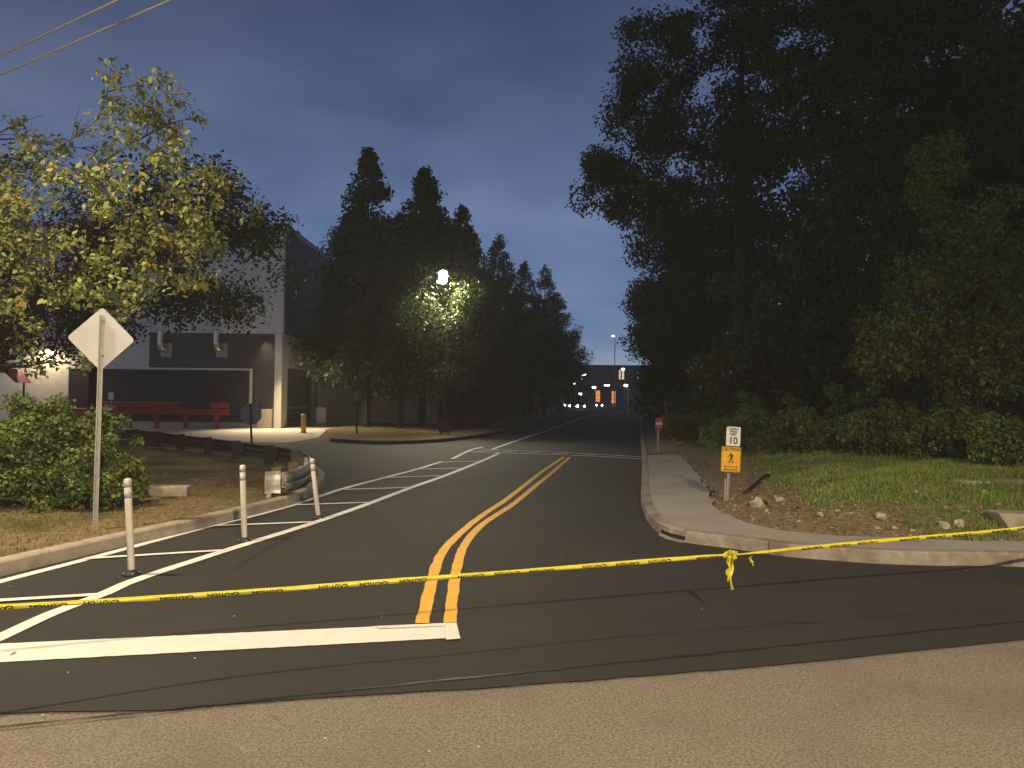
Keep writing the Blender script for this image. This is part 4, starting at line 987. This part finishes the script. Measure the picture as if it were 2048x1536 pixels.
rt(1325, 48, [(1285, 600, 1.3, 1.6), (1298, 690, 1.7, 1.6), (1345, 740, 1.8, 1.5), (1310, 765, 1.0, .9)], 'small dark tree by the road behind the red sign', 73, n=15000, clumps=80, cr=.9, th=2.5, tr_=.2)
rt(1370, 70, [(1305, 690, 2.6, 2.6), (1335, 600, 3.0, 3.2), (1345, 760, 3.0, 1.8)], 'distant dark tree at the far right end of the road', 74, n=12000, clumps=70, cr=1.4, leaf=.26, tr_=.25)
rt(1640, 22, [(1600, 640, 2.0, 2.0), (1700, 560, 1.8, 2.2), (1520, 760, 1.6, 1.2), (1640, 780, 1.8, 1.0), (1740, 700, 1.6, 1.6)], 'shadowy tree behind the shrubs in the middle of the woods', 75, n=32000, clumps=160, cr=.8)
rt(1900, 23, [(1860, 400, 2.0, 2.0), (1990, 380, 2.0, 2.2), (1960, 560, 2.0, 2.0), (1860, 600, 1.8, 1.8), (2060, 250, 1.8, 2.0)], 'black mass of a tree behind the olive one at right', 76, n=38000, clumps=170, cr=.85)
rt(2150, 20, [(2080, 160, 1.3, 1.2), (2150, 300, 2.0, 2.0), (2120, 520, 2.0, 2.0), (2100, 720, 1.8, 1.6)], 'dark tree cut off by the right edge of the picture', 77, n=20000, clumps=90, cr=.8)
rt(1960, 14.5, [(1880, 400, .45, .8), (1930, 500, .7, .8), (1850, 600, .75, .65), (1960, 620, 1.0, .9), (1800, 700, .75, .45), (1900, 730, 1.0, .55), (2040, 560, .8, 1.1), (2060, 720, .9, .7), (1770, 775, .5, .25), (1960, 790, .9, .4)], 'olive green young tree lit by the street lamp at right', 78, n=17000, leaf=.105, mat_='leaf_olive', cr=.42, clumps=170, th=1.6, tr_=.09, name='olive_tree', limbs=60)
# far backdrop of the woods
for i, (px, y, top, w_) in enumerate(((1500, 46, 120, 7), (1750, 44, -40, 8), (2000, 40, -60, 8), (1420, 58, 420, 6))):
    x_ = D(px, 800, y).x; zt = D(px, top, y).z
    tree('backdrop_tree', ['tall backdrop tree behind the leaning crown', 'tall backdrop tree closing the middle of the woods', 'tall backdrop tree closing the right of the woods', 'backdrop tree behind the small roadside one'][i], (x_, y, .4), 3, ellipsoid(0, 0, zt * .52, w_ * .75, 3, zt * .46, shell=.2), 110, 1.9, 13000, .42, 'leaf_dark', 90 + i, group='backdrop of the woods', trunk_r=.4, limbs=14)
for i, (px, y, r_, h_, lab) in enumerate(((1480, 40, 3.6, 3.6, 'low dark thicket behind the red sign'), (1560, 30, 3.6, 3.4, 'low dark thicket behind the left shrubs'), (1700, 27, 3.6, 3.4, 'low dark thicket in the middle of the woods'), (1850, 24, 3.4, 3.4, 'low dark thicket behind the olive tree'), (2020, 22, 3.4, 3.2, 'low dark thicket at the right edge of the woods'), (1445, 62, 4.5, 5, 'low dark thicket at the far bend of the road'), (1480, 52, 6, 5.5, 'deep dark thicket under the tallest trees'), (1700, 46, 6.5, 5.5, 'deep dark thicket closing the woods'), (1940, 40, 6.5, 5, 'deep dark thicket behind the right edge'), (2150, 34, 5, 4.5, 'dark thicket beyond the right picture edge'), (915, 64, 4.5, 3.6, 'dark hedge between the trunks of the roadside row'), (985, 84, 6, 4.2, 'dark hedge farther along the roadside row'), (1040, 112, 8, 4.6, 'dark hedge at the far end of the roadside row'))):
    x_ = D(px, 800, y).x
    bush('thicket', lab, (x_, y, .4), [(0, 0, h_ * .35, r_ * .7, 1.2, h_ * .5), (-r_ * .55, .4, h_ * .3, r_ * .6, 1.2, h_ * .45), (r_ * .55, .3, h_ * .35, r_ * .6, 1.2, h_ * .5), (0, .6, h_ * .75, r_ * .6, 1.0, h_ * .35)], 9000, .2 if y < 35 else .32, 'leaf_dark', 160 + i, group='undergrowth of the woods', clumps=110, cr=.7 if y < 35 else 1.1, cat='thicket')
# shrubs along the back of the lawn
shr = [(1590, 905, 17.5, 1.0, .75, 'pale green shrub at the left end of the lawn edge'), (1665, 915, 17.0, .9, .8, 'leafy shrub second from the left along the lawn'), (1735, 925, 16.0, .85, .75, 'rounded shrub in the middle of the lawn edge'), (1810, 930, 15.2, .85, .75, 'bushy shrub right of the middle of the lawn edge'), (1890, 935, 14.8, .9, .8, 'dense shrub behind the concrete slab'), (1975, 938, 14.2, .9, .7, 'dark shrub left of the brightest one at the edge'), (2050, 945, 12.6, .62, .5, 'bright green shrub cut by the right picture edge'), (1500, 890, 20, 1.2, .9, 'dim shrub at the end of the bank under the woods'), (1420, 872, 24, 1.4, .8, 'low dark shrub beyond the caution sign')]
for i, (px, py, y, r_, h_, lab) in enumerate(shr):
    x_ = D(px, py, y).x; z_ = bank_z(x_, y); rg = random.Random(i)
    lobes = [(rg.uniform(-.8, .8) * r_, rg.uniform(-.3, .5), h_ * rg.uniform(.3, .9), r_ * rg.uniform(.3, .6), rg.uniform(.3, .6), h_ * rg.uniform(.3, .65)) for _ in range(6)] + [(0, .2, h_ * .4, r_ * .8, .5, h_ * .45), (rg.uniform(-.5, .5) * r_, .5, h_ * rg.uniform(1.1, 1.7), r_ * .28, .3, h_ * .5)]
    bush('shrub', lab, (x_, y, z_), lobes, 7500, (.075, .06, .09)[i % 3], ('leaf_olive', 'leaf_hedge', 'leaf_hedge', 'leaf_olive', 'leaf_hedge')[i % 5], 120 + i, group='shrubs along the lawn edge', clumps=95, cr=.2)

# ------------------------------------------------------------------ street lamps and wires
def street_lamp(label, head, base, power, cone=155, col=WARM, aim=(0, 0, -1), glow_mat='lamp_glow', r=.14, blend=.6, tilt=0, lens=1.0):
    h = Vector(head); b0 = Vector((base[0], base[1], 0))
    o = thing('street_lamp', label, 'street lamp', b0)
    hh = h - b0; out_ = Vector((hh.x, hh.y, 0)); u = out_.normalized()
    MB().tube([(0, 0, 0), (0, 0, .5), (0, 0, hh.z - 1.0), (0, 0, hh.z - .2)], [.13, .1, .075, .06], 12).build('pole', 'dark_metal', o, smooth=True)
    arm = smooth_path([Vector((0, 0, hh.z - .35)), out_ * .3 + Vector((0, 0, hh.z - .02)), out_ - u * .3 + Vector((0, 0, hh.z + .1))], .15); MB().tube(arm, .035, 8).build('arm', 'dark_metal', o, smooth=True)
    rot = Matrix.Rotation(math.atan2(u.y, u.x), 4, 'Z'); T = Matrix.Translation(hh) @ rot @ Matrix.Rotation(R(-tilt), 4, 'Y')
    hd = MB().prism([(x_ * lens, y_ * lens) for x_, y_ in ((-.34, -.08), (-.2, -.15), (.2, -.16), (.34, -.09), (.34, .09), (.2, .16), (-.2, .15), (-.34, .08))], .06, .15, T).build('head', 'galvanised', o); bevel(hd, .03)
    MB().prism(rounded(.58 * lens, .28 * lens, .1 * lens), .03, .058, T).build('lens', glow_mat, o)
    lamp('street_lamp_light', h + Vector((0, 0, -.02)), power, col, r, cone, blend, aim, parent=o)
    return o
street_lamp('tall street lamp on the kerbed island above the leafy bush', **{k: v for k, v in LAMP_VERGE.items()}, aim=(.12, 0, -1))
street_lamp('tall street lamp on the near side of the cross street', **LAMP_STREET, aim=(0, 0, -1), cone=162, blend=.3)
lh = D(886, 556, 35.4)
street_lamp('lit street lamp glaring among the leaves of the roadside trees', lh, (lh.x - .5, 38.4), LAMP_TREES['power'], cone=124, blend=.7, col=(1.0, .86, .55), aim=(.25, -1, -.72), tilt=38, lens=1.35)
for (a, c) in (((0, 112), (235, 0)), ((0, 150), (340, 0))):
    A = D(*a, 11.6); B = D(*c, 9.8); d_ = (B - A)
    pts = [A.lerp(B, t_) + Vector((0, 0, .004 * (t_ - .5) ** 2 - .001)) for t_ in [k_ * .25 - 3 for k_ in range(33)]]
    o = MB().tube(pts, .014, 6).build('overhead_wire', 'wire', smooth=True)
    tag(o, 'upper overhead wire crossing the top left corner' if a[1] < 130 else 'lower overhead wire crossing the top left corner', 'wire', 'overhead wires')

# ------------------------------------------------------------------ far end of the road
b = MB(); isl = [P(1040, 824), P(1110, 817.5), P(1160, 815), P(1216, 818)]
isl = smooth_path([Vector((p.x, p.y, 0)) for p in isl], 2)
b.sweep(isl, [(0, 0), (0, .16), (.3, .18), (26, .5), (26, 0)]); struct(b.build('far_lawn', 'lawn'))
fy = 205.0
fb = thing('far_building', 'dark brick building with lit windows at the end of the road', 'building', (D(1210, 800, fy).x, fy, 0))
fx = lambda px: D(px, 800, fy).x - fb.location.x
fz = lambda px, py: D(px, py, fy).z
MB().box((fx(1080), .0, 0), (fx(1330), 18, fz(1210, 733))).build('wall', 'brick_dark', fb)
MB().box((fx(1078), -.4, fz(1210, 733) + .003), (fx(1332), 18.2, fz(1210, 730))).build('roof', 'dark_metal', fb)
for (x0, y0, x1, y1, m_) in ((1190, 781, 1200, 808, 'window_orange'), (1223, 782, 1231, 807, 'window_orange'), (1223, 810, 1231, 814, 'window_orange'), (1237, 740, 1241, 759, 'window_white'), (1243, 740, 1248, 759, 'window_white'), (1274, 745, 1276, 758, 'window_white')):
    z0, z1 = fz(x0, y1), fz(x0, y0)
    f_ = MB().box((fx(x0) - .15, -.12, z0 - .15), (fx(x1) + .15, .02, z1 + .15)).build('window', 'dark_metal', fb)
    nx = 2; nz_ = 3
    for i in range(nx):
        for j in range(nz_):
            w_ = (fx(x1) - fx(x0)) / nx; h_ = (z1 - z0) / nz_
            MB().box((fx(x0) + i * w_ + .04, -.15, z0 + j * h_ + .04), (fx(x0) + (i + 1) * w_ - .04, -.125, z0 + (j + 1) * h_ - .04)).build('pane', m_, f_)
MB().box((fx(1206), -1.6, fz(1210, 773)), (fx(1218), -.1, fz(1210, 769))).build('canopy', 'galvanised', fb)
MB().box((fx(1207), -1.7, fz(1210, 772)), (fx(1217), -1.62, fz(1210, 769.6))).build('light_strip', 'lamp_small', fb)
# cars facing the viewer
def car(px, y, body, lab, rz=0):
    q = D(px, 812, y); o = thing('car', lab, 'car', (q.x, y, .03), rz, 'cars at the far end of the road')
    M = Matrix.Rotation(math.pi / 2, 4, 'Z') @ UPR
    bd = MB().prism([(-2.2, .3), (-2.25, .62), (-2.05, .82), (-1.1, .92), (1.5, .95), (2.1, .88), (2.2, .55), (2.15, .3)], -.88, .88, M).build('body', body, o); bevel(bd, .08)
    cb_ = MB().prism([(-1.1, .9), (-.45, 1.42), (.8, 1.45), (1.6, .93)], -.74, .74, M).build('cabin', 'glass_dark', o); bevel(cb_, .08)
    for sx in (-.78, .78):
        for sy in (-1.4, 1.35):
            w_ = MB().tube([(sx - .1, sy, .3), (sx + .1, sy, .3)], .31, 16).build('wheel', 'rubber', o); MB().tube([(sx - .11, sy, .3), (sx + .11, sy, .3)], .18, 12).build('rim', 'galvanised', w_)
        MB().tube([(sx * .82, -2.16, .66), (sx * .82, -2.27, .66)], [.17, .19], 12).build('headlight', 'headlight', o)
    return o
car(1135, 150, 'car_red', 'dim red car, leftmost of the cars with lit headlights'); car(1144, 142, 'car_dark', 'dark car with bright headlights, middle one of three'); car(1160, 138, 'car_silver', 'silver car with bright headlights nearest the lawn kerb'); car(1196, 172, 'car_dark', 'car with bright headlights under the left orange window')
# far lamps on their poles
for px, py, y, s_, lab in ((1168, 750, 130, .35, 'far lamp high above the parked cars'), (1188, 775, 140, .32, 'far lamp left of the lit canopy'), (1160, 788, 150, .34, 'far lamp low over the headlights'), (1161, 757, 128, .2, 'faint far lamp beside the highest one'), (1148, 767, 150, .2, 'faint lamp in the dark edge of the trees'), (1252, 771, 120, .3, 'far lamp on the pale pole by the right woods'), (1226, 672, 110, .16, 'tiny lamp at the tip of the right woods'), (1246, 738, 160, .3, 'far lamp above the tall lit windows')):
    q = D(px, py, y); o = thing('far_lamp', lab, 'lamp', (q.x, y, 0), 0, 'small lamps at the far end')
    MB().tube([(.3, .1, 0), (.3, .1, q.z + .1)], .06 if px != 1252 else .22, 8).build('pole', 'galvanised', o)
    MB().box((-.1, -.05, q.z + .1), (.35, .2, q.z + .17)).build('arm', 'galvanised', o)
    MB().prism(rounded(s_ * 2.2, s_ * 1.1, s_ * .5), -.1, .1, Matrix.Translation((0, 0, q.z)) @ UPR).build('lens', 'lamp_small', o)
